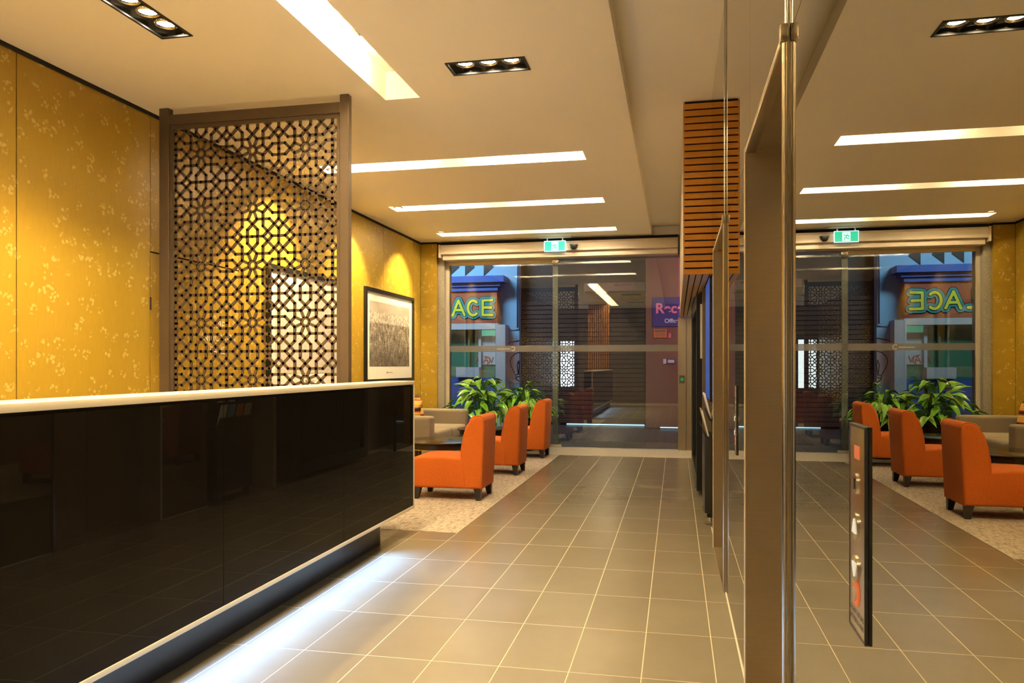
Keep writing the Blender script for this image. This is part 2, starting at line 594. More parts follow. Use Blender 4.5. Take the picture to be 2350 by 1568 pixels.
# ---------------- floor
floor = struct('floor', 'grey-brown tiled lobby floor with pale grout')
box('grout_bed', -4.2, 0.9, YB, 12.0, -0.05, -0.0006, 'grout', floor)
TW, TLN, TX0, TY0 = 0.30, 0.5566, 0.160, 3.2057
tile_mesh = {}
G = 0.0017
def tile(xa, xb, ya, yb):
    w_, l_ = xb - xa - 2 * G, yb - ya - 2 * G
    key = (round(w_, 4), round(l_, 4))
    if key not in tile_mesh:
        bm = bmesh.new()
        bbox(bm, -w_ / 2, w_ / 2, -l_ / 2, l_ / 2, -0.012, 0.0, 0.0012, 1)
        bmesh.ops.recalc_face_normals(bm, faces=bm.faces)
        me = bpy.data.meshes.new('tile'); bm.to_mesh(me); bm.free()
        me.materials.append(MAT['floor_tile'])
        tile_mesh[key] = me
    o = bpy.data.objects.new('tile', tile_mesh[key]); COL.objects.link(o)
    o.location = ((xa + xb) / 2, (ya + yb) / 2, 0.0); o.parent = floor
CX0, CY0 = TX0 - 6 * TW, 5.695      # carpet corner
cols = [(TX0, 0.46)] + [(TX0 - (k + 1) * TW, TX0 - k * TW) for k in range(0, 8)]
y = TY0 - 8 * TLN
while y < 10.97:
    ya, yb = y, min(y + TLN, 10.97)
    for (xa, xb) in cols:
        if xb <= CX0 + 0.01:
            if ya >= CY0: continue
            tile(xa, xb, ya, min(yb, CY0))
        else:
            tile(xa, xb, ya, yb)
    y += TLN
box('carpet', -4.1, CX0 - 0.002, CY0 + 0.002, 10.97, -0.01, 0.003, 'carpet', floor, label='beige carpet with dark flecks under the seating')
box('carpet_behind_counter', -4.1, -2.24, YB, CY0, -0.01, 0.001, 'carpet', floor)
box('entry_mat', -4.1, 0.9, 10.972, 12.12, -0.01, 0.004, 'entry_mat', floor, label='pale speckled entrance matting')
box('edging_strip', CX0 - 0.003, CX0 + 0.003, CY0, 10.97, -0.01, 0.0035, 'sealant', floor)

# ---------------- ceiling
strips = [(-3.515, -0.845, 7.11, 7.41), (-3.515, -0.845, 9.11, 9.40), (-3.515, -0.845, 11.08, 11.36)]
slot = (-2.122, -1.852, -1.6, 5.44)
spots = {'A': (-3.045, -2.842, 3.60, 4.130), 'B': (-1.480, -0.954, 4.857, 5.070),
         'D': (-1.480, -0.954, 2.25, 2.463), 'E': (-1.480, -0.954, -0.40, -0.187), 'F': (-3.045, -2.842, 0.90, 1.43)}
washes = [(-3.40, 7.25), (-3.40, 9.15), (-3.40, 10.95)]
holes = strips + [slot] + list(spots.values()) + [(x - .045, x + .045, y - .045, y + .045) for x, y in washes]
ceiling = struct('ceiling', 'cream plaster ceiling with recessed light slots')
obj('ceiling_plane', plate_holes(-4.35, XS, YB, 12.2, HC, holes), 'ceiling_paint', ceiling)
box('ceiling_step', XS - 0.004, XS, YB, 12.0, HC + 0.0005, HR, 'ceiling_paint', ceiling)
box('raised_ceiling', XS, 1.2, YB, 12.3, HR, HR + 0.02, 'ceiling_paint', ceiling)
box('raised_ceiling_end', XS, 0.6, 11.93, 12.3, HC, HR - 0.0005, 'ceiling_paint', ceiling)
box('sky_block_slab', -4.6, 1.6, YB - 0.3, 12.4, 3.66, 3.75, 'ext_dark', ceiling)  # unseen slab added above the ceiling to keep sky light out
RD = 0.21
def recess(h, depth, mat, nm):
    x0, x1, y0, y1 = h
    t_ = 0.004
    boxes(nm, [(x0 - t_, x0, y0, y1, HC + .0005, HC + depth), (x1, x1 + t_, y0, y1, HC + .0005, HC + depth),
               (x0 - t_, x1 + t_, y0 - t_, y0, HC + .0005, HC + depth), (x0 - t_, x1 + t_, y1, y1 + t_, HC + .0005, HC + depth),
               (x0 - t_, x1 + t_, y0 - t_, y1 + t_, HC + depth, HC + depth + t_)], mat, ceiling)
for h in strips:
    recess(h, RD, 'ceiling_paint', 'light_slot')
FX = (-2.065, -1.875, 4.24, 4.80)
x0, x1, y0, y1 = slot
boxes('light_slot', [(x0 - .004, x0, y0, y1, HC + .0005, HC + RD), (x1, x1 + .004, y0, y1, HC + .0005, HC + RD),
                     (x0, x1, y0 - .004, y0, HC + .0005, HC + RD), (x0, x1, y1, y1 + .004, HC + .0005, HC + RD)], 'ceiling_paint', ceiling)
obj('light_slot_top', plate_holes(x0, x1, y0, y1, HC + RD, [FX]), 'ceiling_paint', ceiling)

# black shadow gap between wall and ceiling
trim = struct('trim_1', 'black shadow-gap trim along the top of the gold wall')
box('shadow_gap', XL, XL + 0.012, YB, 11.86, HC - 0.028, HC - 0.0005, 'black_gap', trim)
box('shadow_gap', XL, -3.745, 11.845, 11.857, HC - 0.028, HC - 0.0005, 'black_gap', trim)
box('shadow_gap', -3.757, -3.745, 11.86, 12.0, HC - 0.028, HC - 0.0005, 'black_gap', trim)
box('shadow_gap', -3.745, 0.03, 11.90, 11.95, 3.205, HC - 0.0005, 'black_gap', trim)

# ---------------- left wall with wallpapered panels
wall = struct('wall_left', 'gold blossom-patterned wallpaper panels')
box('backing', XL - 0.15, XL - 0.018, YB - 0.1, 12.3, -0.05, HC + 0.2, 'black_gap', wall)
edges = [YB, -2.1, -0.87, 0.37, 1.60, 2.83, 4.07, 5.325, 6.58, 7.80, 9.03, 10.25, 11.50, 11.855]
gp = 0.004
for a, b in zip(edges, edges[1:]):
    if abs(a - 5.325) < .01:
        box('panel', XL - 0.018, XL, a + gp, b - gp, 2.183, HC - 0.02, 'wallpaper', wall, 0.001, 1)
    else:
        box('panel', XL - 0.018, XL, a + gp, b - gp, 0.0, HC - 0.02, 'wallpaper', wall, 0.001, 1)
box('pilaster', XL + 0.0005, -3.757, 11.86, 12.3, 0.0, HC - 0.02, 'wallpaper', wall)
cup = struct('door_1', 'wallpapered cupboard doors lettered FIRE INDICATOR PANEL')
for a, b in ((5.325, 5.925), (5.925, 6.58)):
    box('door_leaf', XL - 0.018, XL, a + gp, b - gp, 0.012, 2.170, 'wallpaper', cup, 0.001, 1)
for zz in (0.3, 1.72):
    box('hinge', XL - 0.002, XL + 0.004, 5.317, 5.333, zz, zz + 0.10, 'black_metal', cup)
for k, s in enumerate(('FIRE', 'INDICATOR', 'PANEL')):
    text('lettering', s, 0.098, (XL + 0.002, 6.25, 1.645 - k * 0.115), (PI / 2, 0, PI / 2), 'paper_white', cup, 0.001)

# ---------------- stone pillar and glazing head
pil = struct('wall_back', 'narrow stone pillar and cream head beam at the street glazing')
box('stone_pillar', -3.757, -3.655, 11.93, 12.35, 0.0, HC - 0.001, 'stone_pillar', pil, 0.006, 2)
box('wall_over_glazing', -3.757, 0.9, 12.02, 12.30, 2.97, 3.7, 'cream_metal', pil)
box('wall_return', 0.245, 0.9, 12.02, 12.30, 0, 2.97, 'wall_brown', pil)
box('wall_return', -4.5, -3.757, 12.31, 12.5, 0, 3.7, 'ext_dark', pil)
head = thing('shutter_box', 'cream two-tier head beam housing above the street glazing', 'head beam', (-1.8, 11.9, 2.95))
bm = prism_bm([(11.74, 3.06), (11.74, 3.165), (11.76, 3.20), (12.02, 3.20), (12.02, 3.05), (11.75, 3.05)], 'x', -3.66, 0.03)
obj('upper_housing', bm, 'cream_metal', head)
box('lower_rail', -3.64, 0.03, 11.80, 12.02, 2.968, 3.047, 'cream_metal', head, 0.006, 2)
box('end_cap', -3.69, -3.66, 11.73, 12.02, 3.0, 3.205, 'cream_metal', head, 0.006, 2)

# ---------------- street glazing
win = struct('window_1', 'street glazing of clear glass sheets with a frosted safety band')
box('pane', -3.60, -1.80, 12.066, 12.076, 0.03, 2.955, 'clear_glass_fixed', win, label='fixed clear glass sheet left of the overlap')
box('pane', -1.90, 0.03, 12.020, 12.030, 0.012, 2.965, 'clear_glass', win, label='sliding clear glass sheet right of the overlap')
box('frame_post', -3.655, -3.60, 12.03, 12.10, 0.0, 2.968, 'cream_metal', win, 0.004, 2)
box('frame_head', -3.655, -1.79, 12.04, 12.09, 2.905, 2.967, 'cream_metal', win, 0.004, 2)
box('glass_stile', -1.900, -1.815, 12.012, 12.019, 0.02, 2.90, 'edge_glass', win)
box('patch_fitting', -1.93, -1.76, 11.99, 12.05, 0.004, 0.045, 'cream_metal', win, 0.006, 2)
box('patch_fitting', -1.90, -1.80, 11.99, 12.05, 2.90, 2.966, 'chrome', win, 0.006, 2)
box('floor_channel', -3.60, -1.80, 12.05, 12.09, 0.0, 0.03, 'cream_metal', win)
box('frosted_band', -3.60, -1.905, 12.060, 12.064, 1.505, 1.605, 'frosted_band', win)
box('frosted_band', -1.90, 0.03, 12.014, 12.018, 1.505, 1.605, 'frosted_band', win)
# band lettering is applied for people outside: it reads mirrored from within
text('lettering', '353', 0.085, (UY(1399, 800, 12.01)[0], 12.011, 1.553), (PI / 2, 0, PI), 'ink_grey', win, 0.001)
def ring_lines(cx, cz, r, a0, a1, n=14):
    return [(cx + r * math.cos(math.radians(a0 + (a1 - a0) * k / n)), cz + r * math.sin(math.radians(a0 + (a1 - a0) * k / n))) for k in range(n + 1)]
for px, yy in ((1444, 12.012), (1177, 12.058)):
    xx = UY(px, 800, yy)[0]
    obj('logo', stroke_bm([ring_lines(xx, 1.555, 0.032, -130, 130)], 0.008, yy - .001, yy, seg=4), 'paper_white' if px < 1200 else 'ink_grey', win)
    box('logo_line', xx - .26, xx - .05, yy - .001, yy, 1.547, 1.555, 'paper_white' if px < 1200 else 'ink_grey', win)

# ---------------- exterior ground
ext = struct('floor_lane', 'dark paved laneway outside the glass')
gx = -9.0
box('lane_base', -12, 9, 12.12, 19, -0.08, -0.012, 'ext_dark', ext)
yy = 12.14
row = 0
while yy < 16.5:
    xx = -6.2 + (0.3 if row % 2 else 0)
    while xx < 2.2:
        box('paver', xx + .003, xx + .597, yy + .003, yy + .597, -0.04, 0.0, 'pavement', ext, 0.002, 1)
        xx += 0.6
    yy += 0.6; row += 1

# ---------------- right hand lift wall: mirror panels with steel lift portals
wr = struct('wall_right', 'bronze mirror glass wall around the lifts')
box('wall_core', XM + 0.30, XM + 0.5, YB - 0.2, 6.30, 0, 3.7, 'ext_dark', wr)
O1, O2 = (2.03, 3.05), (4.52, 5.62)
HD = 2.10
def mirror(y0, y1, z0, z1):
    box('mirror_panel', XM, XM + 0.012, y0 + .0012, y1 - .0012, z0 + .0012, z1 - .0012, 'mirror_glass', wr)
for (a, b) in ((YB, -0.9), (-0.9, 0.46), (0.46, O1[0] - .005), (O1[1] + .005, O2[0] - .005), (O2[1] + .005, 6.30)):
    mirror(a, b, 0.0, HD)
for (a, b) in ((YB, -0.9), (-0.9, 0.46), (0.46, O1[0]), (O1[0], O1[1]), (O1[1], O2[0]), (O2[0], O2[1]), (O2[1], 6.30)):
    mirror(a, b, HD, HR)
for (a, b) in ((YB, O1[0] - .02), (O1[1] + .02, O2[0] - .02), (O2[1] + .02, 6.30)):
    box('base_seal', XM - 0.004, XM + 0.001, a, b, 0.0, 0.006, 'sealant', wr)
box('blocking', XM + 0.013, XM + 0.29, O1[0], O1[1], HD + 0.03, 3.5, 'ext_dark', wr)
box('blocking', XM + 0.013, XM + 0.29, O2[0], O2[1], HD + 0.03, 3.5, 'ext_dark', wr)
# recessed wall beyond the lifts
box('far_wall', 0.62, 0.75, 6.30, 12.05, 0, 3.7, 'wall_brown', wr)
box('wall_end', XM + 0.013, 0.62, 6.27, 6.31, 0, 3.6, 'wall_brown', wr)
box('rear_wall_return', XM + 0.013, 0.62, YB - .2, YB, 0, 3.6, 'wall_brown', wr)

def lift(idx, O):
    d = struct('door_%d' % idx, 'brushed steel lift doorway in the mirror wall, %s' % ('nearest the camera' if idx == 2 else 'next to the timber slat box'))
    XD = XM + 0.215
    mid = (O[0] + O[1]) / 2
    box('door_leaf', XD, XD + 0.03, O[0] - .02, mid - .003, 0.004, HD, 'brushed_steel', d)
    box('door_leaf', XD, XD + 0.03, mid + .003, O[1] + .02, 0.004, HD, 'brushed_steel', d)
    # far jamb: faces the camera
    box('jamb', XT, XD, O[1], O[1] + 0.012, 0.0, HD, 'brushed_steel', d)
    box('jamb', XT + 0.006, XD, O[0] - 0.012, O[0], 0.0, HD, 'brushed_steel', d)
    box('portal_head', XT + 0.006, XD, O[0] - 0.012, O[1] + 0.012, HD, HD + 0.02, 'brushed_steel', d)
    box('edge_trim', XT - .003, XT + .0025, O[1] - .004, O[1] + 0.016, 0.0, HD + 0.012, 'white_metal', d, 0.001, 1)
    box('trim_return', XT + .003, XM + 0.001, O[1] + 0.0125, O[1] + 0.016, 0.0, HD, 'brushed_steel', d)
    box('edge_trim', XT, XM + 0.02, O[0], O[1], HD - 0.012, HD + 0.012, 'brushed_steel', d, 0.004, 2)
    # near edge: rounded tube with a collar at the head
    obj('edge_tube', tube_bm([(XT + 0.009, O[0] - 0.006, 0), (XT + 0.009, O[0] - 0.006, HD - 0.013)], 0.0075, 16), 'brushed_steel', d, smooth=True)
    box('collar', XT - 0.004, XT + 0.016, O[0] - 0.020, O[0] + 0.010, HD - 0.012, HD + 0.032, 'brushed_steel', d, 0.005, 2)
    obj('upper_rod', tube_bm([(XT + 0.012, O[0] - 0.006, HD + 0.033), (XT + 0.012, O[0] - 0.006, HR)], 0.004, 10), 'chrome', d, smooth=True)
    box('sill', XT + 0.006, XD, O[0], O[1], -0.01, 0.003, 'brushed_steel', d)
lift(2, O1)
lift(3, O2)

# ---------------- rear wall and lit office door (seen as a reflection in the glazing)
rear = struct('wall_front', 'rear wall of the lobby behind the camera')
box('rear_wall', -4.2, 0.9, YB - 0.15, YB, 0, 3.7, 'wall_brown', rear)
dr = struct('door_4', 'frosted office door lit from behind, left of the timber screen')
box('door_frame', -4.02, -3.34, YB + .001, YB + 0.05, 0.0, 2.25, 'black_metal', dr)
box('frosted_panel', -3.97, -3.40, YB + 0.051, YB + 0.055, 0.55, 2.15, 'office_glow', dr)

# ================================================================== THINGS
# ---------------- recessed lights
def glow_tube(nm, x0, x1, y, z, parent, mat, axis='x'):
    pts = [(x0, y, z), (x1, y, z)] if axis == 'x' else [(y, x0, z), (y, x1, z)]
    return obj(nm, tube_bm(pts, 0.014, 10), mat, parent, smooth=True)
where = ['nearest the lattice screen', 'the middle one of the three', 'closest to the street glazing']
for h, wds in zip(strips, where):
    s = thing('strip_light', 'long recessed ceiling strip light across the seating, ' + wds, 'ceiling light', ((h[0] + h[1]) / 2, h[2] + 0.05, HC + 0.15), 'recessed strip lights over the seating')
    for xa, xb in ((h[0] + 0.04, h[0] + 0.95), (h[1] - 0.95, h[1] - 0.04)):
        glow_tube('tube', xa, xb, h[2] + 0.055, HC + 0.115, s, 'tube_glow')
        box('tube_holder', xa - 0.03, xa, h[2] + 0.03, h[2] + 0.08, HC + 0.09, HC + RD, 'white_paint', s)
        box('tube_holder', xb, xb + 0.03, h[2] + 0.03, h[2] + 0.08, HC + 0.09, HC + RD, 'white_paint', s)
s = thing('strip_light', 'bright recessed slot light running lengthwise beside the reception counter', 'ceiling light', (-1.9, 2, HC + .15))
for ya, yb in ((-1.5, 0.3), (0.5, 2.3), (2.5, 4.85)):
    glow_tube('tube', ya, yb, slot[1] - 0.075, HC + 0.115, s, 'slot_glow', 'y')

def triple(h, z, label, along, watts):
    x0, x1, y0, y1 = h
    cx_, cy_ = (x0 + x1) / 2, (y0 + y1) / 2
    t_ = thing('spot_fixture', label, 'ceiling light', (cx_, cy_, z), 'recessed triple spot fixtures')
    obj('trim_frame', frame_bm('z', z - 0.006, z + 0.004, x0 - 0.004, x1 + 0.004, y0 - 0.004, y1 + 0.004, 0.016), 'black_metal', t_)
    boxes('housing', [(x0, x0 + .003, y0, y1, z, z + .12), (x1 - .003, x1, y0, y1, z, z + .12), (x0, x1, y0, y0 + .003, z, z + .12),
                      (x0, x1, y1 - .003, y1, z, z + .12), (x0, x1, y0, y1, z + .12, z + .124)], 'chrome', t_)
    box('baffle', x0 + .004, x1 - .004, y0 + .004, y1 - .004, z + 0.062, z + 0.066, 'black_metal', t_)
    L = (x1 - x0) if along == 'x' else (y1 - y0)
    for k in (-1, 0, 1):
        lx = cx_ + (k * L * 0.30 if along == 'x' else 0); ly = cy_ + (k * L * 0.30 if along == 'y' else 0)
        lp = obj('lamp', lathe_bm([(0.0, z + 0.040), (0.030, z + 0.040), (0.043, z + 0.032), (0.045, z + 0.036)], lx, ly, 24), 'lamp_glow', t_, smooth='all')
        obj('ring', lathe_bm([(0.046, z + 0.060), (0.068, z + 0.060), (0.066, z + 0.026), (0.058, z + 0.020), (0.050, z + 0.026), (0.046, z + 0.060)], lx, ly, 24), 'chrome', lp, smooth='all')
        lamp('SPOT', 'spot_lamp', (lx, ly, z + 0.012), (0, 0, 0), watts, WARM, spot_size=math.radians(112), spot_blend=0.85, shadow_soft_size=0.035)
triple(spots['A'], HC, 'recessed black triple spot fixture over the reception, next to the gold wall', 'y', W_SPOT)
triple(spots['B'], HC, 'recessed black triple spot fixture between the slot light and the lift wall', 'x', W_SPOT)
triple(spots['D'], HC, 'recessed black triple spot fixture over the aisle beside the nearest lift', 'x', W_SPOT)
triple(spots['E'], HC, 'recessed black triple spot fixture farthest from the street glazing', 'x', W_SPOT)
triple(spots['F'], HC, 'recessed black triple spot fixture over the rear end of the reception', 'y', W_SPOT)
triple(FX, HC + RD, 'black triple spot fixture set inside the bright slot light', 'y', W_SPOT * 0.6)
for (x, y_), wd in zip(washes, ('nearest the lattice screen', 'in the middle of its row', 'nearest the street glazing')):
    t_ = thing('wall_washer', 'small round recessed downlight aimed at the gold wall, ' + wd, 'ceiling light', (x, y_, HC), 'wall washer downlights')
    obj('trim_ring', lathe_bm([(0.034, HC + .001), (0.036, HC - 0.006), (0.064, HC - 0.004), (0.066, HC + 0.001)], x, y_, 24), 'white_paint', t_, smooth='all')
    obj('lamp', lathe_bm([(0.0, HC + 0.03), (0.040, HC + 0.03), (0.042, HC + 0.04)], x, y_, 24), 'lamp_glow', t_)
    dirv = Vector((XL, y_ - 0.15, 1.9)) - Vector((x, y_, HC))
    lamp('SPOT', 'wash_lamp', (x, y_, HC - 0.01), dirv.to_track_quat('-Z', 'Y').to_euler(), W_WASH * (1.5 if y_ < 8 else 1.0), WARM, spot_size=math.radians(84), spot_blend=0.6, shadow_soft_size=0.03)

# ---------------- reception counter
XF, YE = -1.95, 5.575
rc = thing('reception_counter', 'long reception counter with black glass front and white edging', 'counter', (-2.3, 3.0, 0))
Y0C = -0.4
box('worktop', -2.165, XF + 0.004, Y0C, YE + 0.012, 1.140, 1.168, 'white_solid', rc, 0.003, 2)
box('end_edge', XF - 0.03, XF + 0.004, YE - 0.002, YE + 0.012, 0.205, 1.1395, 'white_solid', rc, 0.002, 1)
box('bottom_edge', -2.10, XF + 0.004, Y0C, YE + 0.012, 0.200, 0.222, 'white_solid', rc, 0.003, 2)
pe = [Y0C, 0.54, 1.80, 3.06, 4.32, YE - 0.003]
for a, b in zip(pe, pe[1:]):
    box('glass_panel', XF - 0.012, XF, a + .0018, b - .0018, 0.2225, 1.128, 'black_glass', rc)
box('shadow_line', XF - 0.03, XF - 0.013, Y0C, YE - 0.003, 0.2225, 1.1395, 'black_gap', rc)
box('end_panel', -2.16, XF - 0.031, YE - 0.003, YE + 0.008, 0.205, 1.1395, 'black_glass', rc)
box('carcass', -2.155, XF - 0.032, Y0C, YE - 0.004, 0.224, 1.139, 'black_gap', rc)
box('kick_plinth', -2.150, -2.072, Y0C, 5.20, 0.0, 0.1995, 'kick_blue', rc)
box('kick_end', -2.150, -2.072, 5.2005, 5.212, 0.0, 0.1995, 'brushed_steel', rc)
box('led_strip', -2.012, -1.995, 0.2, 5.0, 0.188, 0.1995, 'white_paint', rc, label='thin profile of the light strip under the counter')
lo = lamp('AREA', 'counter_led', (-1.99, 2.6, 0.178), (0, math.radians(-50), 0), W_LED, (0.22, 0.47, 1.0), shape='RECTANGLE', size=0.012, size_y=4.75)
lo.data.spread = math.radians(95)

# ---------------- lattice screen
YS0, PER = 5.281, 0.4325
sc_ = thing('lattice_screen', 'tall bronze metal screen cut with an eight-pointed star lattice', 'screen', (-3.1, YS0, 0))
PX0, PX1, PZ0, PZ1 = -3.826, -2.430, 0.08, 3.130
box('post', -3.900, -3.818, YS0 - 0.028, YS0 + 0.028, 0, HC - 0.001, 'bronze_metal', sc_, 0.002, 1)
box('post', -2.405, -2.336, YS0 - 0.028, YS0 + 0.028, 0, HC - 0.001, 'bronze_metal', sc_, 0.002, 1)
box('rail', -3.8175, -2.4055, YS0 - 0.028, YS0 + 0.028, 3.135, 3.212, 'bronze_metal', sc_, 0.002, 1)
box('rail', -3.8175, -2.4055, YS0 - 0.028, YS0 + 0.028, 0.02, 0.08, 'bronze_metal', sc_, 0.002, 1)
obj('panel_edge', frame_bm('y', YS0 - 0.012, YS0 + 0.012, -3.8175, -2.4055, 0.08, 3.135, 0.030), 'bronze_metal', sc_)
segs = []
def S(*p):
    segs.extend(zip(p, p[1:]))
def unit():
    q = []
    def s(*p): q.extend(zip(p, p[1:]))
    for sx in (1, -1):
        for sz in (1, -1):
            m = lambda a, b: (sx * a, sz * b)
            s(m(.085, .036), m(.2, .085)); s(m(.036, .085), m(.085, .2))
            s(m(.2, .085), m(.2, .325), m(.375, .5)); s(m(.085, .2), m(.325, .2), m(.5, .375))
            s(m(.2, .085), m(.382, -.097), m(.5, -.097)); s(m(.085, .2), m(-.097, .382), m(-.097, .5))
            s(m(.5, .205), m(.205, .5))
            s(m(.5, 0), m(.5, .205)); s(m(0, .5), m(.205, .5))
            s(m(.5, .375), m(.5, .5)); s(m(.375, .5), m(.5, .5))
    return q
UNIT = unit()
def clip(a, b, x0, x1, z0, z1):
    t0, t1 = 0.0, 1.0
    dx, dz = b[0] - a[0], b[1] - a[1]
    for p, q in ((-dx, a[0] - x0), (dx, x1 - a[0]), (-dz, a[1] - z0), (dz, z1 - a[1])):
        if abs(p) < 1e-12:
            if q < 0: return None
        else:
            r = q / p
            if p < 0: t0 = max(t0, r)
            else: t1 = min(t1, r)
    if t1 - t0 < 1e-4: return None
    return (a[0] + dx * t0, a[1] + dz * t0), (a[0] + dx * t1, a[1] + dz * t1)
def lattice_bm(cx0, cz0, nx0, nx1, nz0, nz1, per, x0, x1, z0, z1, ya, yb, wd):
    bm = bmesh.new(); seen = set()
    for i in range(nx0, nx1):
        for j in range(nz0, nz1):
            for a, b in UNIT:
                A = (cx0 + (i + a[0]) * per, cz0 + (j + a[1]) * per); B = (cx0 + (i + b[0]) * per, cz0 + (j + b[1]) * per)
                c = clip(A, B, x0, x1, z0, z1)
                if not c: continue
                key = tuple(sorted(((round(c[0][0], 4), round(c[0][1], 4)), (round(c[1][0], 4), round(c[1][1], 4)))))
                if key in seen: continue
                seen.add(key)
                d = Vector((c[1][0] - c[0][0], c[1][1] - c[0][1])); L = d.length; d /= L
                e = d * wd * 0.42; n = Vector((-d.y, d.x)) * wd / 2
                p = [Vector(c[0]) - e - n, Vector(c[1]) + e - n, Vector(c[1]) + e + n, Vector(c[0]) - e + n]
                va = [bm.verts.new((q.x, ya, q.y)) for q in p]; vb = [bm.verts.new((q.x, yb, q.y)) for q in p]
                bm.faces.new(va); bm.faces.new(list(reversed(vb)))
                for k in range(4): bm.faces.new((va[k], vb[k], vb[(k + 1) % 4], va[(k + 1) % 4]))
            ox, oz = cx0 + i * per, cz0 + j * per      # pierced boss at the heart of each star
            if x0 + .04 < ox < x1 - .04 and z0 + .04 < oz < z1 - .04:
                n = 20; rg = []
                for rr, yy_ in ((.046, ya), (.094, ya), (.094, yb), (.046, yb)):
                    rg.append([bm.verts.new((ox + rr * per * math.cos(2 * PI * k / n), yy_, oz + rr * per * math.sin(2 * PI * k / n))) for k in range(n)])
                for q in range(4):
                    for k in range(n):
                        bm.faces.new((rg[q][k], rg[q][(k + 1) % n], rg[(q + 1) % 4][(k + 1) % n], rg[(q + 1) % 4][k]))
    return bm
obj('lattice', lattice_bm(-3.555, 2.905, -1, 4, -7, 2, PER, PX0 + .03, PX1 - .005, 0.11, 3.105, YS0 - 0.006, YS0 + 0.006, 0.0205), 'bronze_metal', sc_)

# ---------------- framed prints on the gold wall
def picture(y0, y1, z0, z1, label, pale):
    t_ = thing('framed_print', label, 'picture', (XL, (y0 + y1) / 2, z0), 'framed city prints on the gold wall')
    obj('frame', frame_bm('x', XL + 0.001, XL + 0.040, y0, y1, z0, z1, 0.045), 'black_plastic', t_)
    mw, mh = 0.17, 0.17
    nm = 'city_print_%d' % int(y0 * 10)
    art_mat(nm, y0 + mw, y1 - mw, z0 + mh + .05, z1 - mh, pale)
    box('mat_board', XL + 0.0012, XL + 0.012, y0 + .045, y1 - .045, z0 + .045, z1 - .045, 'paper_white', t_)
    box('print', XL + 0.0122, XL + 0.014, y0 + mw, y1 - mw, z0 + mh + .05, z1 - mh, nm, t_, label='black and white aerial view of a city under mountains')
    box('crest', XL + 0.0122, XL + 0.0126, (y0 + y1) / 2 - .09, (y0 + y1) / 2 + .08, z0 + 0.128, z0 + .134, 'ink_grey', t_)
    box('crest', XL + 0.0122, XL + 0.0126, (y0 + y1) / 2 - .15, (y0 + y1) / 2 - .12, z0 + 0.118, z0 + .146, 'ink_grey', t_)
picture(7.06, 9.02, 0.98, 2.315, 'pale framed print glimpsed through the lattice screen', 0.75)
picture(9.54, 11.45, 1.055, 2.335, 'black framed aerial city print right of the lattice screen', 0.0)

# ---------------- orange slipper chairs
def make_chair(y0, y1, xb, label):
    W = y1 - y0
    t_ = thing('slipper_chair', label, 'chair', (xb - 0.36, (y0 + y1) / 2, 0), 'orange slipper chairs')
    # side profile, x relative to the back face, z up
    seat = [(-0.030, 0.115), (-0.72, 0.115), (-0.745, 0.14), (-0.75, 0.34), (-0.735, 0.385), (-0.69, 0.408), (-0.60, 0.418), (-0.40, 0.420), (-0.20, 0.405), (-0.03, 0.40)]
    back = [(-0.028, 0.118), (-0.015, 0.40), (0.0, 0.755), (-0.006, 0.785), (-0.025, 0.804), (-0.060, 0.812), (-0.105, 0.804), (-0.140, 0.775), (-0.175, 0.710), (-0.205, 0.615), (-0.225, 0.51), (-0.233, 0.42), (-0.228, 0.37), (-0.20, 0.118)]
    mk = lambda pts: [(xb + p[0], p[1]) for p in pts]
    obj('seat', prism_bm(mk(seat), 'y', y0 + .004, y1 - .004, 0.028, 4), 'orange_velvet', t_, smooth=True)
    bk = obj('backrest', prism_bm(mk(back), 'y', y0, y1, 0.024, 4), 'orange_velvet', t_, smooth=True)
    for yy_ in (y0 + 0.010, y1 - 0.010):
        arc = back[2:13]
        obj('piping', tube_bm([(xb + p[0] * 0.985 - .001, yy_, p[1] - .002) for p in arc], 0.0055, 6), 'orange_velvet', bk, smooth='all')
    for (lx, ly, fx, fy) in ((-0.075, y0 + .055, .012, -.006), (-0.075, y1 - .055, .012, .006), (-0.67, y0 + .055, -.012, -.006), (-0.67, y1 - .055, -.012, .006)):
        bm = bmesh.new()
        a, b = 0.034, 0.021
        top = [bm.verts.new((xb + lx + sx * a, ly + sy * a, 0.116)) for sx, sy in ((-1, -1), (1, -1), (1, 1), (-1, 1))]
        bot = [bm.verts.new((xb + lx + fx + sx * b, ly + fy + sy * b, 0.003)) for sx, sy in ((-1, -1), (1, -1), (1, 1), (-1, 1))]
        bm.faces.new(top); bm.faces.new(list(reversed(bot)))
        for k in range(4): bm.faces.new((top[k], bot[k], bot[(k + 1) % 4], top[(k + 1) % 4]))
        obj('leg', bm, 'dark_leg', t_)
    return t_
ch = make_chair(7.04, 7.56, -1.765, 'orange velvet slipper chair nearest the reception counter')
dup(ch, (0.0, 1.74, 0), 0, 'orange velvet slipper chair between the other two orange chairs')
dup(ch, (0.02, 3.44, 0), 0, 'orange velvet slipper chair closest to the street glazing')

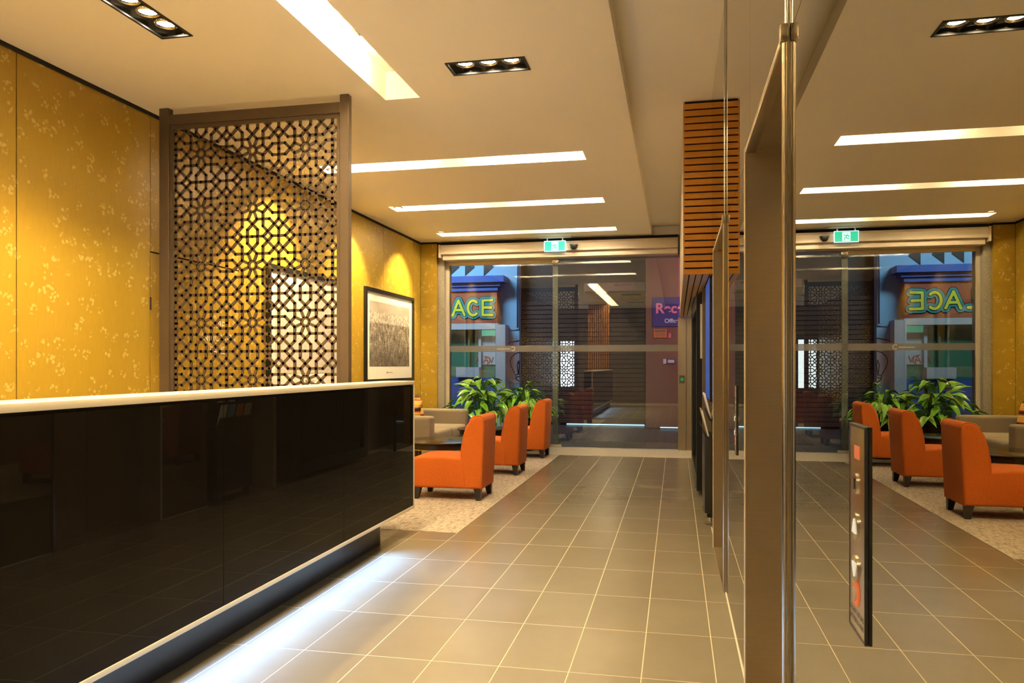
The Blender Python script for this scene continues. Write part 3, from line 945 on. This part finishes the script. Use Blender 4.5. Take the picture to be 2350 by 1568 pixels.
# ---------------- sofa
SY0, SY1, SXF, SXB = 9.08, 10.90, -2.98, -3.92
so = thing('sofa', 'taupe tweed two-seat sofa against the gold wall', 'sofa', (-3.45, 10.0, 0))
box('base', SXB, SXF + .01, SY0 + .01, SY1 - .01, 0.10, 0.30, 'sofa_tweed', so, 0.03, 3)
for a, b in ((SY0, SY0 + 0.20), (SY1 - 0.20, SY1)):
    box('arm', SXB + .05, SXF + .02, a, b, 0.28, 0.655, 'sofa_tweed', so, 0.045, 4)
box('backrest', SXB, SXB + 0.24, SY0 + .05, SY1 - .05, 0.28, 0.76, 'sofa_tweed', so, 0.05, 4)
for a, b in ((SY0 + .205, 9.988), (9.992, SY1 - .205)):
    box('seat_cushion', SXB + 0.25, SXF + .035, a, b, 0.295, 0.450, 'sofa_tweed', so, 0.05, 4)
for xx in (SXB + .06, SXF - .06):
    for yy_ in (SY0 + .08, SY1 - .08):
        box('leg', xx - .03, xx + .03, yy_ - .03, yy_ + .03, 0.003, 0.105, 'dark_leg', so)
def cushion(name, label, loc, rot, size, mat, parts):
    t_ = thing(name, label, 'cushion', (0, 0, 0), 'striped cushions on the sofa')
    M = Matrix.Translation(loc) @ Euler(rot).to_matrix().to_4x4()
    def pad(x0, x1, bulge, off):
        bm = bmesh.new(); n = 10; g = {}
        for side in (1, -1):
            for i in range(n + 1):
                for j in range(n + 1):
                    u = x0 + (x1 - x0) * i / n; v = -1 + 2 * j / n
                    hgt = (max(0, (1 - u ** 4) * (1 - v ** 4))) ** 0.5 * bulge + off
                    if side < 0 and (i in (0, n) or j in (0, n)) and hgt <= off: g[(side, i, j)] = g[(1, i, j)]; continue
                    k = 1 - 0.05 * (1 - u * u) * 1 if abs(v) == 1 else 1
                    g[(side, i, j)] = bm.verts.new(M @ Vector((u * size / 2, v * size / 2 * k, side * hgt)))
        for side in (1, -1):
            for i in range(n):
                for j in range(n):
                    f = [g[(side, i, j)], g[(side, i + 1, j)], g[(side, i + 1, j + 1)], g[(side, i, j + 1)]]
                    if len(set(f)) == 4: bm.faces.new(f if side > 0 else f[::-1])
        return bm
    obj('cover', pad(-1, 1, 0.075, 0.0), mat, t_, smooth='all')
    return t_
t = NT('stripe_orange')
co = t.coord('Object', (1, 1, 1))
wv = t.add('ShaderNodeTexWave'); wv.wave_type = 'BANDS'; wv.bands_direction = 'Z'
wv.inputs['Scale'].default_value = 2.2; wv.inputs['Distortion'].default_value = 0.4
t.link(co, wv.inputs['Vector'])
t.set(Base_Color=t.ramp(wv.outputs['Fac'], [(0.0, (0.03, 0.012, 0.004)), (0.18, (0.62, 0.10, 0.01)), (0.42, (0.75, 0.33, 0.04)), (0.6, (0.80, 0.66, 0.40)), (0.78, (0.66, 0.16, 0.012)), (0.9, (0.72, 0.50, 0.03))], 'CONSTANT'), Roughness=0.8)
MAT['stripe_orange'] = t.m
cushion('striped_cushion', 'orange and yellow striped cushion behind the near sofa arm', (-3.46, 9.46, 0.65), (math.radians(80), math.radians(8), math.radians(25)), 0.46, 'stripe_orange', None)
cushion('striped_cushion', 'orange and yellow striped cushion against the sofa back', (-3.60, 10.30, 0.665), (math.radians(78), 0, math.radians(82)), 0.42, 'stripe_orange', None)

# ---------------- coffee tables
def table(x, y_, r, label):
    t_ = thing('coffee_table', label, 'table', (x, y_, 0), 'round dark coffee tables')
    obj('tabletop', lathe_bm([(0, 0.452), (r - .012, 0.452), (r, 0.446), (r, 0.436), (r - .01, 0.430), (0, 0.430)], x, y_, 48), 'dark_wood', t_, smooth=True)
    obj('apron', lathe_bm([(r - .03, 0.4295), (r - .03, 0.375), (r - .045, 0.375), (r - .045, 0.4295)], x, y_, 48), 'dark_wood', t_, smooth=True)
    obj('steel_band', lathe_bm([(r - .030, 0.374), (r - .024, 0.374), (r - .024, 0.366), (r - .045, 0.366)], x, y_, 48), 'chrome', t_, smooth=True)
    for k in range(4):
        a = PI / 4 + k * PI / 2 + 0.25
        obj('leg', tube_bm([(x + math.cos(a) * (r - .06), y_ + math.sin(a) * (r - .06), 0.375), (x + math.cos(a) * (r - .05), y_ + math.sin(a) * (r - .05), 0.003)], [0.022, 0.016], 10), 'dark_wood', t_, smooth=True)
table(-2.58, 8.30, 0.42, 'round dark wood coffee table between the nearest orange chair and the sofa')
table(-2.50, 9.98, 0.36, 'round dark wood coffee table in front of the planters')

# ---------------- planters and peace lilies
def leaf_mesh(L, W, droop, name):
    n = 8; vs = []; fs = []
    for i in range(n + 1):
        t_ = i / n
        w_ = W * (math.sin(PI * min(1, t_ ** 0.75)) ** 0.9) * (1 - 0.15 * t_) + 0.002
        if i == n: w_ = 0.001
        x = L * t_; z = -droop * L * t_ ** 2 + 0.10 * L * math.sin(PI * t_)
        for s in (-1, -0.5, 0, 0.5, 1):
            vs.append((x, s * w_ / 2, z + abs(s) * w_ * 0.16 + 0.004 * math.sin(9 * t_ + s)))
    for i in range(n):
        for k in range(4):
            a = i * 5 + k
            fs.append((a, a + 1, a + 6, a + 5))
    me = bpy.data.meshes.new(name); me.from_pydata(vs, [], fs)
    me.materials.append(MAT['leaf_green'])
    for p in me.polygons: p.use_smooth = True
    return me
LEAVES = [leaf_mesh(0.30, 0.115, 0.25, 'leaf'), leaf_mesh(0.26, 0.10, 0.55, 'leaf'), leaf_mesh(0.24, 0.075, 0.15, 'leaf'), leaf_mesh(0.22, 0.10, 0.8, 'leaf')]
def planter(x, y_, n, spread, hmax, lsc, label, plabel, tall=0.50):
    p = thing('planter', plabel, 'planter', (x, y_, 0), 'dark glazed planters')
    obj('pot', lathe_bm([(0, 0.003), (0.135, 0.003), (0.15, 0.02), (0.205, tall - .03), (0.208, tall), (0.19, tall), (0.185, tall - .05), (0, tall - .05)], x, y_, 40), 'planter_glaze', p, smooth=True)
    obj('soil', lathe_bm([(0, tall - .035), (0.184, tall - .045)], x, y_, 24), 'soil', p)
    t_ = thing('peace_lily', label, 'plant', (x, y_, tall - .04), 'leafy plants at the glazing')
    sb = bmesh.new()
    for k in range(n):
        a = random.uniform(0, 2 * PI)
        q = random.random() ** 0.6
        r = q * spread
        h = tall + 0.03 + (1 - q ** 1.7) * (hmax - tall) * random.uniform(0.55, 1.0) + random.uniform(0, .14) - 0.05 * q
        bx, by = x + random.uniform(-.06, .06), y_ + random.uniform(-.06, .06)
        ex, ey = x + math.cos(a) * r, y_ + math.sin(a) * r
        ey = min(ey, 11.85)
        if ex < -3.5: ex = -3.5
        tube_bm([(bx, by, tall - .04), ((bx + ex) / 2 + (bx - ex) * .12, (by + ey) / 2, (tall + h) / 2 + .08), (ex, ey, h)], [.006, .004, .0025], 4, sb, False)
        o = bpy.data.objects.new('leaf', random.choice(LEAVES)); COL.objects.link(o)
        pitch = random.uniform(-0.65, 0.30) + q * 0.45
        M = Matrix.Translation((ex, ey, h)) @ Euler((random.uniform(-.5, .5), pitch, a + random.uniform(-.6, .6))).to_matrix().to_4x4() @ Matrix.Scale(lsc * random.uniform(.75, 1.15), 4)
        tip = M @ Vector((0.28, 0, 0))
        if tip.y > 11.98:
            M = Matrix.Translation((ex, ey - 0.22, h)) @ Euler((0, pitch, -PI / 2 + random.uniform(-.8, .8))).to_matrix().to_4x4() @ Matrix.Scale(lsc * .8, 4)
        o.parent = t_
        o.matrix_parent_inverse = world_of(t_).inverted()
        o.matrix_basis = M
    obj('stems', sb, 'stem_green', t_, smooth='all', kind='stuff')
planter(-2.86, 11.40, 120, 0.50, 1.02, 1.0, 'bushy peace lily with pale-edged leaves nearest the sofa', 'dark glazed round planter beside the sofa')
planter(-2.24, 11.48, 110, 0.42, 0.90, 0.78, 'smaller-leaved leafy plant behind the far orange chair', 'dark glazed round planter behind the far orange chair')

# ---------------- exit sign and dome camera
xe0, ze0 = UY(1250, 577, 11.72); xe1, ze1 = UY(1297, 553, 11.72)
es = thing('exit_sign', 'green running-man exit sign hung from the ceiling', 'sign', ((xe0 + xe1) / 2, 11.72, ze0))
box('panel', xe0, xe1, 11.712, 11.728, ze0, ze1, 'exit_green', es)
obj('border', frame_bm('y', 11.708, 11.732, xe0 - .006, xe1 + .006, ze0 - .006, ze1 + .006, .009), 'exit_white', es)
box('ceiling_plate', xe0 - .08, xe1 + .09, 11.68, 11.76, HC - .018, HC - .001, 'white_paint', es)
boxes('bracket', [(xe0 + .03, xe0 + .05, 11.716, 11.724, ze1, HC - .018), (xe1 - .05, xe1 - .03, 11.716, 11.724, ze1, HC - .018)], 'white_paint', es)
xm, zm = (xe0 + xe1) / 2, (ze0 + ze1) / 2
box('pictogram_door', xm - .055, xm + .055, 11.7095, 11.7115, ze0 + .012, ze1 - .012, 'exit_white', es)
man = [[(xm - .012, zm + .022), (xm + .004, zm - .01)], [(xm + .004, zm - .01), (xm + .026, zm - .022), (xm + .022, zm - .048)], [(xm + .002, zm - .012), (xm - .016, zm - .03), (xm - .038, zm - .036)],
       [(xm - .012, zm + .02), (xm + .016, zm + .012), (xm + .03, zm + .022)], [(xm - .012, zm + .02), (xm - .032, zm + .008), (xm - .03, zm - .012)], [(xm - .016, zm + .042), (xm - .015, zm + .043)]]
obj('pictogram_figure', stroke_bm(man, 0.013, 11.7065, 11.7090, seg=5), 'exit_green', es)
xc, zc = UY(1318, 566, 11.72)
cm = thing('dome_camera', 'black dome security camera beside the exit sign', 'camera', (xc, 11.74, zc))
obj('dome', lathe_bm([(0, zc - 0.055), (0.03, zc - .050), (0.05, zc - 0.03), (0.058, zc), (0.058, zc + .012), (0, zc + .012)], xc, 11.665, 28), 'black_plastic', cm, smooth='all')
box('mount', xc - .06, xc + .06, 11.62, 11.725, zc + .012, zc + .03, 'black_metal', cm, .004, 2)

# ---------------- timber slat box over the side entrance
BX0, BY0, BZ0, BZ1 = 0.057, 6.32, 2.012, HR
tb = thing('timber_slat_box', 'orange-brown timber slat box hanging between ceiling and mirror wall', 'canopy', (0.3, 6.4, 2.0))
box('core', BX0 + .012, 0.60, BY0 + .024, 11.95, BZ0 + .03, BZ1 - .002, 'black_gap', tb)
n_sl = 25; pt = (BZ1 - .012 - BZ0) / n_sl
for k in range(n_sl):
    z0 = BZ0 + k * pt
    box('slat', BX0, 0.60, BY0, BY0 + .022, z0, z0 + pt - .0125, 'timber_x', tb, 0.002, 1)
box('side_board', BX0, BX0 + .011, BY0 + .025, 11.95, BZ0 + .028, BZ1 - .004, 'cream_metal', tb)
for k in range(5):
    bx_ = BX0 + k * 0.053
    box('slat', bx_, bx_ + .043, BY0 + .024, 11.94 if k < 2 else 8.4, BZ0, BZ0 + .022, 'timber_y', tb, 0.002, 1)
for k in range(4):
    box('slat', BX0 + .27 + k * .053, BX0 + .27 + k * .053 + .043, BY0 + .024, 8.4, BZ0, BZ0 + .022, 'timber_y', tb, 0.002, 1)
box('track_cover', BX0 + .11, 0.24, 8.42, 11.9, BZ0 + .008, BZ0 + .028, 'brushed_steel', tb)

# ---------------- display totem with brochures
XD0 = 0.262
kt = thing('display_totem', 'black display totem with lit blue screen and brochure pockets', 'display', (0.42, 6.75, 0))
box('base_cabinet', 0.225, 0.60, 6.36, 6.98, 0.10, 0.70, 'black_plastic', kt, 0.004, 2)
box('screen_housing', XD0 + .004, 0.34, 6.40, 7.20, 0.99, 2.006, 'black_plastic', kt, 0.003, 1)
box('screen', XD0, XD0 + .0038, 6.42, 7.18, 1.01, 1.99, 'display_glow', kt)
for k in range(2):
    z0 = 0.70 + k * 0.14
    bm = prism_bm([(0.195 + k * .03, z0 + .10), (0.20 + k * .03, z0 + .10), (0.245 + k * .03, z0 + .005), (0.34, z0 + .005), (0.34, z0), (0.235 + k * .03, z0)], 'y', 6.38, 6.96)
    obj('brochure_pocket', bm, 'black_plastic', kt)
box('back_spine', 0.34, 0.40, 6.40, 6.96, 0.70, 2.0, 'black_plastic', kt)
for xx in (0.26, 0.56):
    for yy_ in (6.42, 6.92):
        cs = obj('castor', tube_bm([(xx, yy_ - .012, 0.04), (xx, yy_ + .012, 0.04)], 0.037, 16), 'chrome', kt, smooth=True)
        box('castor_fork', xx - .016, xx + .016, yy_ - .018, yy_ + .018, 0.06, 0.10, 'black_metal', cs)
bro = [('white brochure in the left of the lower brochure pocket', 6.41, 0, 'paper_white'), ('blue brochure in the lower brochure pocket', 6.55, 0, 'col_cyan'), ('orange brochure in the lower brochure pocket', 6.69, 0, 'col_orange'), ('pale brochure at the right end of the lower brochure pocket', 6.83, 0, 'sealant'),
       ('white brochure in the left of the upper brochure pocket', 6.42, 1, 'paper_white'), ('pink brochure in the upper brochure pocket', 6.60, 1, 'ext_pinkwhite'), ('dark blue brochure in the upper brochure pocket', 6.77, 1, 'col_blue')]
for lb, yb_, tier, mt in bro:
    z0 = 0.712 + tier * 0.14; x0 = 0.262 + tier * .02
    bm = prism_bm([(x0 - .012, z0), (x0, z0), (x0 - .050, z0 + .205), (x0 - .062, z0 + .205)], 'y', yb_, yb_ + .10)
    o = obj('brochure', bm, mt, None, label=lb, category='brochure', group='brochures in the display totem')

# framed dark glazed board and side door fittings beyond
db = thing('glazed_board', 'tall black framed glazed board on the right-hand wall beyond the totem', 'board', (0.4, 8.8, 0.1))
obj('frame', frame_bm('x', 0.197, 0.262, 7.78, 9.85, 0.055, 1.985, 0.13), 'black_plastic', db)
box('glass', 0.228, 0.236, 7.91, 9.72, 0.185, 1.855, 'black_glass', db)
box('back', 0.264, 0.60, 7.80, 9.83, 0.06, 1.98, 'black_metal', db)
box('notice', 0.222, 0.240, 7.42, 7.446, 1.35, 1.86, 'paper_white', None, label='narrow white notice plate between the totem and the glazed board', category='notice')
box('notice_post', 0.241, 0.62, 7.40, 7.47, 0.0, 2.0, 'wall_brown', wr)
sp = struct('trim_2', 'brushed steel door post with a green release button')
box('post', 0.030, 0.150, 11.93, 12.015, 0.0, 2.01, 'brushed_steel', sp, .003, 1)
box('post', 0.153, 0.245, 11.95, 12.015, 0.0, 2.01, 'brushed_steel', sp, .003, 1)
xb_, zb_ = UY(1565, 871, 11.93)
pl = box('release_plate', xb_ - .04, xb_ + .04, 11.922, 11.929, zb_ - .06, zb_ + .06, 'chrome', sp)
obj('release_button', tube_bm([(xb_, 11.90, zb_), (xb_, 11.921, zb_)], 0.026, 18), 'col_green', pl, smooth=True)
dl = struct('door_5', 'glass side-entrance leaf with dark edge')
box('leaf', 0.236, 0.246, 10.98, 11.92, 0.01, 1.99, 'mirror_glass', dl)
box('leaf_edge', 0.212, 0.250, 10.955, 10.978, 0.0, 1.995, 'black_metal', dl)

# ---------------- lift call plates
def call_plate(yc, zc0, label):
    t_ = thing('call_plate', label, 'lift panel', (XM, yc, zc0), 'lift call plates on the mirror wall')
    hw, hh = 0.050, 0.158
    xf = XM - 0.0045
    box('plate', xf, XM - 0.001, yc - hw, yc + hw, zc0 - hh, zc0 + hh, 'brushed_steel', t_, 0.002, 2)
    obj('edge', frame_bm('x', xf - .0008, XM - .0005, yc - hw - .002, yc + hw + .002, zc0 - hh - .002, zc0 + hh + .002, .004), 'black_metal', t_)
    box('indicator', xf - .0012, xf - .0002, yc - .018, yc + .014, zc0 + .108, zc0 + .128, 'indicator_red', t_)
    def disc(z, r, mat, nm, d=.004, par=t_):
        bm = tube_bm([(xf - d, yc, z), (xf - .0001, yc, z)], r, 24)
        return obj(nm, bm, mat, par, smooth=True)
    k = disc(zc0 + .070, .016, 'chrome', 'key_switch')
    box('key_slot', xf - .0052, xf - .0041, yc - .002, yc + .002, zc0 + .062, zc0 + .078, 'black_metal', k)
    for z, up in ((zc0 + .005, 1), (zc0 - .060, -1)):
        b = disc(z, .021, 'chrome', 'button')
        bm = prism_bm([(yc - .012, z - .010 * up), (yc + .012, z - .010 * up), (yc, z + .012 * up)], 'x', xf - .0056, xf - .0041)
        obj('arrow', bm, 'indicator_white', b)
    r = disc(zc0 - .098, .019, 'indicator_red', 'button_ring', .003)
    disc(zc0 - .098, .011, 'chrome', 'button_centre', .0045, r)
    for i, s_ in enumerate(('DO NOT USE LIFTS', 'IF THERE IS A FIRE')):
        text('lettering', s_, 0.0105, (xf - .0006, yc, zc0 - .128 - i * .013), (PI / 2, 0, -PI / 2), 'ink_grey', t_, 0.0004)
call_plate(1.262, 1.031, 'steel lift call plate with buttons on the nearest mirror panel')
call_plate(3.72, 1.031, 'steel lift call plate on the mirror panel between the two lifts')

# ---------------- rear of the lobby: timber screen and low planter (only as reflections)
ts = thing('timber_screen', 'vertical timber slat screen behind the reception', 'screen', (-2.4, 0.3, 0))
box('backing', -2.74, -2.06, -0.62, -0.60, 0.0, HC - .03, 'black_gap', ts)
for k in range(10):
    box('slat', -2.74 + k * .069, -2.74 + k * .069 + .042, -0.598, -0.55, 0.0, HC - .03, 'timber_z', ts, 0.002, 1)

# ================================================================== OUTSIDE
YF = 16.0
bl = thing('painted_shop', 'blue painted shop with red and yellow ACE sign across the lane', 'building', (-5, YF, 0))
xe = UY(1192, 750, YF + .3)[0]
box('wall', -8.5, xe, YF + 0.3, YF + 0.5, 0, 6.0, 'ext_blue', bl)
xs = UY(1140, 700, YF)[0]
_, zs0 = UY(1100, 742, YF); _, zs1 = UY(1100, 668, YF)
box('sign_board', -8.0, xs, YF + .02, YF + .28, zs0, zs1, 'ext_red', bl)
xcn = UY(1156, 640, YF - .15)[0]
_, zc1 = UY(1100, 634, YF - .1)
hh = (zc1 - zs1)
for k, (a, b, dx) in enumerate(((0.0, 0.26, 0.16), (0.30, 0.52, 0.10), (0.56, 1.0, 0.0))):
    box('cornice', -8.2, xcn - dx, YF - .16 + dx * .8, YF + .29, zs1 + a * hh, zs1 + b * hh, 'ext_cornice', bl)
_, zw0 = UY(1100, 756, YF)
box('fascia', -8.0, xs + .02, YF + .0, YF + .28, zw0, zs0 - .004, 'ext_pale', bl)
# doorway under the sign
xd0, xd1 = UY(1030, 800, YF)[0] - .6, xs
box('window_glow', xd0, xd1 - .02, YF + .292, YF + .298, 0.4, zw0, 'ext_green', bl)
box('lit_fanlight', UY(1100, 0, YF + .27)[0], xd1 - .03, YF + .285, YF + .29, zw0 - .17, zw0 - .005, 'shop_glow', bl)
box('mullion', UY(1101, 0, YF + .2)[0] - .03, UY(1101, 0, YF + .2)[0] + .03, YF + .2, YF + .26, 0, zw0, 'ext_pale', bl)
box('mullion', UY(1076, 0, YF + .2)[0] - .02, UY(1076, 0, YF + .2)[0] + .02, YF + .2, YF + .26, 0.6, zw0, 'ext_green', bl)
xa, za = UY(1160, 745, YF - .02)
box('door_frame', xs - .02, xa, YF - .04, YF + .29, 0.0, za, 'ext_pale', bl)
box('poster', UY(1103, 0, YF + .26)[0], xs - .04, YF + .265, YF + .27, UY(1120, 837, YF)[1], UY(1120, 770, YF)[1], 'ext_pale', bl)
box('planter_box', UY(1045, 0, YF)[0], UY(1098, 0, YF)[0], YF + .05, YF + .26, UY(1070, 866, YF)[1], UY(1070, 843, YF)[1], 'ext_pale', bl)
box('dado', -8, xs, YF + .2, YF + .28, 0, UY(1070, 866, YF)[1] - .01, 'col_blue', bl)
# sign letters
def zpix(x, y_, yy_): return UY(x, y_, yy_)
L_ = lambda pts: [UY(x, y_, YF) for x, y_ in pts]
def arcpx(cx_, cy_, rx, ry, a0, a1, n=12):
    return [(cx_ + rx * math.cos(math.radians(a0 + (a1 - a0) * k / n)), cy_ - ry * math.sin(math.radians(a0 + (a1 - a0) * k / n))) for k in range(n + 1)]
letters = {'L': [[(1012, 688), (1010, 723), (1026, 723)]],
           'A': [[(1039, 724), (1052, 690), (1066, 723)], [(1044, 712), (1061, 712)]],
           'C': [arcpx(1086, 707, 12, 17, 50, 310)],
           'E': [[(1129, 689), (1108, 690), (1108, 723), (1130, 723)], [(1108, 706), (1127, 706)]]}
for ltr, strokes in letters.items():
    pts = [L_(s_) for s_ in strokes]
    a = obj('letter', stroke_bm(pts, 0.185, YF + .010, YF + .019), 'black_plastic', bl)
    obj('halo', stroke_bm(pts, 0.160, YF + .004, YF + .0095), 'ext_teal', a)
    obj('outline', stroke_bm(pts, 0.075, YF - .002, YF + .0035), 'black_plastic', a)
    obj('core', stroke_bm(pts, 0.053, YF - .008, YF - .0025), 'ext_yellow', a)
for cx_ in (1032, 1067, 1110, 989):
    q = [UY(*p, YF + .28) for p in ((cx_, 605), (cx_, 633), (cx_ + 22, 613), (cx_ + 18, 603))]
    obj('chevron', prism_bm(q, 'y', YF + .285, YF + .2995), 'black_plastic', bl)
gr = [[(1090, 832), (1096, 815), (1100, 828), (1105, 816), (1107, 833)], [(1110, 834), (1116, 818), (1120, 833)], [(1111, 828), (1120, 828)], [(1112, 818), (1122, 820), (1124, 831), (1118, 836)], [(1124, 822), (1128, 832), (1132, 820)]]
obj('graffiti', stroke_bm([[UY(x, y_, YF + .262) for x, y_ in s_] for s_ in gr], 0.016, YF + .258, YF + .264, seg=4), 'ink_red', bl)
obj('drain_pipe', tube_bm([(*[UY(1188, 600, YF + .25)[0]], YF + .25, 5.0), (UY(1188, 752, YF + .25)[0], YF + .25, UY(1188, 752, YF + .25)[1]), (UY(1150, 756, YF + .25)[0], YF + .25, UY(1150, 756, YF + .25)[1])], 0.02, 8), 'ext_blue', bl, smooth='all')
# light bulb mural
lm = [UY(*p, YF + .29) for p in arcpx(1190, 830, 52, 50, 0, 360, 30)[:-1]]
lm = [(min(x, xe - .001), z) for x, z in lm]
obj('mural_disc', prism_bm(lm, 'y', YF + .292, YF + .2995), 'ext_lilac', bl)
bulb = [[(1192, 809), (1182, 812), (1174, 820), (1171, 831), (1174, 843), (1180, 854), (1183, 862), (1184, 869), (1191, 875)], [(1184, 860), (1192, 858)], [(1184, 866), (1192, 864)], [(1189, 857), (1187, 838), (1190, 828), (1192, 838), (1190, 857)], [(1160, 793), (1172, 786), (1191, 782)]]
obj('mural_bulb', stroke_bm([[UY(x, y_, YF + .288) for x, y_ in s_] for s_ in bulb], 0.018, YF + .286, YF + .2915, seg=4), 'black_plastic', bl)

# shuttered shop
YH = 16.55
sh = thing('shuttered_shop', 'dark shop closed by a horizontal roller shutter across the lane', 'shop', (-1.8, YH, 0))
xr = UY(1481, 800, YH)[0]
xw = UY(1195, 800, YH)[0]
box('wall', xw - .02, UY(1480, 800, 15.95)[0] - .01, YH + .1, YH + .3, 0, 6.0, 'ext_dark', sh)
box('shutter_housing', UY(1340, 655, YH - .3)[0], UY(1480, 800, 15.95)[0] - .01, YH - .30, YH + .09, UY(1450, 667, YH - .3)[1], UY(1450, 648, YH - .3)[1], 'ext_maroon', sh)
z = 0.05
bm = bmesh.new()
zt = UY(1400, 690, YH)[1]
k = 0
while z < zt:
    s_ = box('slat', xw, xr, YH + .01, YH + .05, z, z + .088, 'ext_shutter', sh, 0.006, 1)
    z += 0.098; k += 1
bm.free()
box('shutter_gap_light', UY(1300, 0, YH)[0], xr - .02, YH + .02, YH + .05, 0.012, 0.034, 'under_glow', sh)
# maroon pier with signs
YP = 15.95
pr = thing('maroon_pier', 'brown-red painted pier carrying signs across the lane', 'pier', (0.3, YP, 0))
xp0 = UY(1482, 800, YP)[0]
box('pier', xp0, 3.0, YP, YP + .58, 0.02, 5.0, 'ext_maroon', pr)
box('base_light', UY(1515, 0, YP)[0], 0.6, YP - .01, YP - .002, 0.02, 0.04, 'under_glow', pr)
x0, z1 = UY(1498, 683, YP); _, z0 = UY(1498, 750, YP)
sg = thing('purple_sign', 'purple shop sign lettered Rece and Officew in pink', 'sign', (x0 + .6, YP, z0))
box('board', x0, x0 + 1.05, YP - .03, YP - .002, z0, z1, 'sign_purple', sg)
text('lettering', 'Rece', 0.285, (UY(1504, 0, YP)[0], YP - .033, UY(1530, 709, YP)[1]), (PI / 2, 0, 0), 'sign_pink', sg, .004, 'LEFT', 0.008)
text('lettering', 'Officew', 0.115, (UY(1525, 0, YP)[0], YP - .033, UY(1540, 737, YP)[1]), (PI / 2, 0, 0), 'sign_white', sg, .004, 'LEFT', 0.003)
x0, z1 = UY(1500, 756, YP); x1, z0 = UY(1530, 775, YP)
on = thing('orange_notice', 'small orange warning notice below the purple sign', 'sign', (x0, YP, z0))
box('board', x0, x1, YP - .02, YP - .002, z0, z1, 'ext_orange', on)
box('heading', x0 + .02, x1 - .02, YP - .0215, YP - .0203, z1 - .055, z1 - .015, 'ink_grey', on)
for k in range(3):
    box('text_line', x0 + .03, x1 - .03, YP - .0215, YP - .0203, z1 - .085 - k * .03, z1 - .073 - k * .03, 'ink_grey', on)
x0, z1 = UY(1534, 765, YP); x1, z0 = UY(1540, 776, YP)
box('pink_notice', x0, x1, YP - .012, YP - .002, z0, z1, 'ext_pink', None, label='tiny pink notice beside the orange warning notice', category='sign')
x0, z1 = UY(1522, 824, YP); x1, z0 = UY(1549, 835, YP)
ar = thing('arrow_sign', 'white arrow sign with a blue border on the pier', 'sign', (x0, YP, z0))
box('board', x0 + .07, x1, YP - .012, YP - .002, z0, z1, 'col_blue', ar)
box('label_square', x0, x0 + .062, YP - .012, YP - .002, z0, z1, 'paper_white', ar)
zc_ = (z0 + z1) / 2
obj('arrow', prism_bm([(x0 + .08, zc_), (x0 + .12, zc_ + .045), (x0 + .12, zc_ + .03), (x1 - .015, zc_ + .03), (x1 - .015, zc_ - .03), (x0 + .12, zc_ - .03), (x0 + .12, zc_ - .045)], 'y', YP - .016, YP - .0122), 'paper_white', ar)
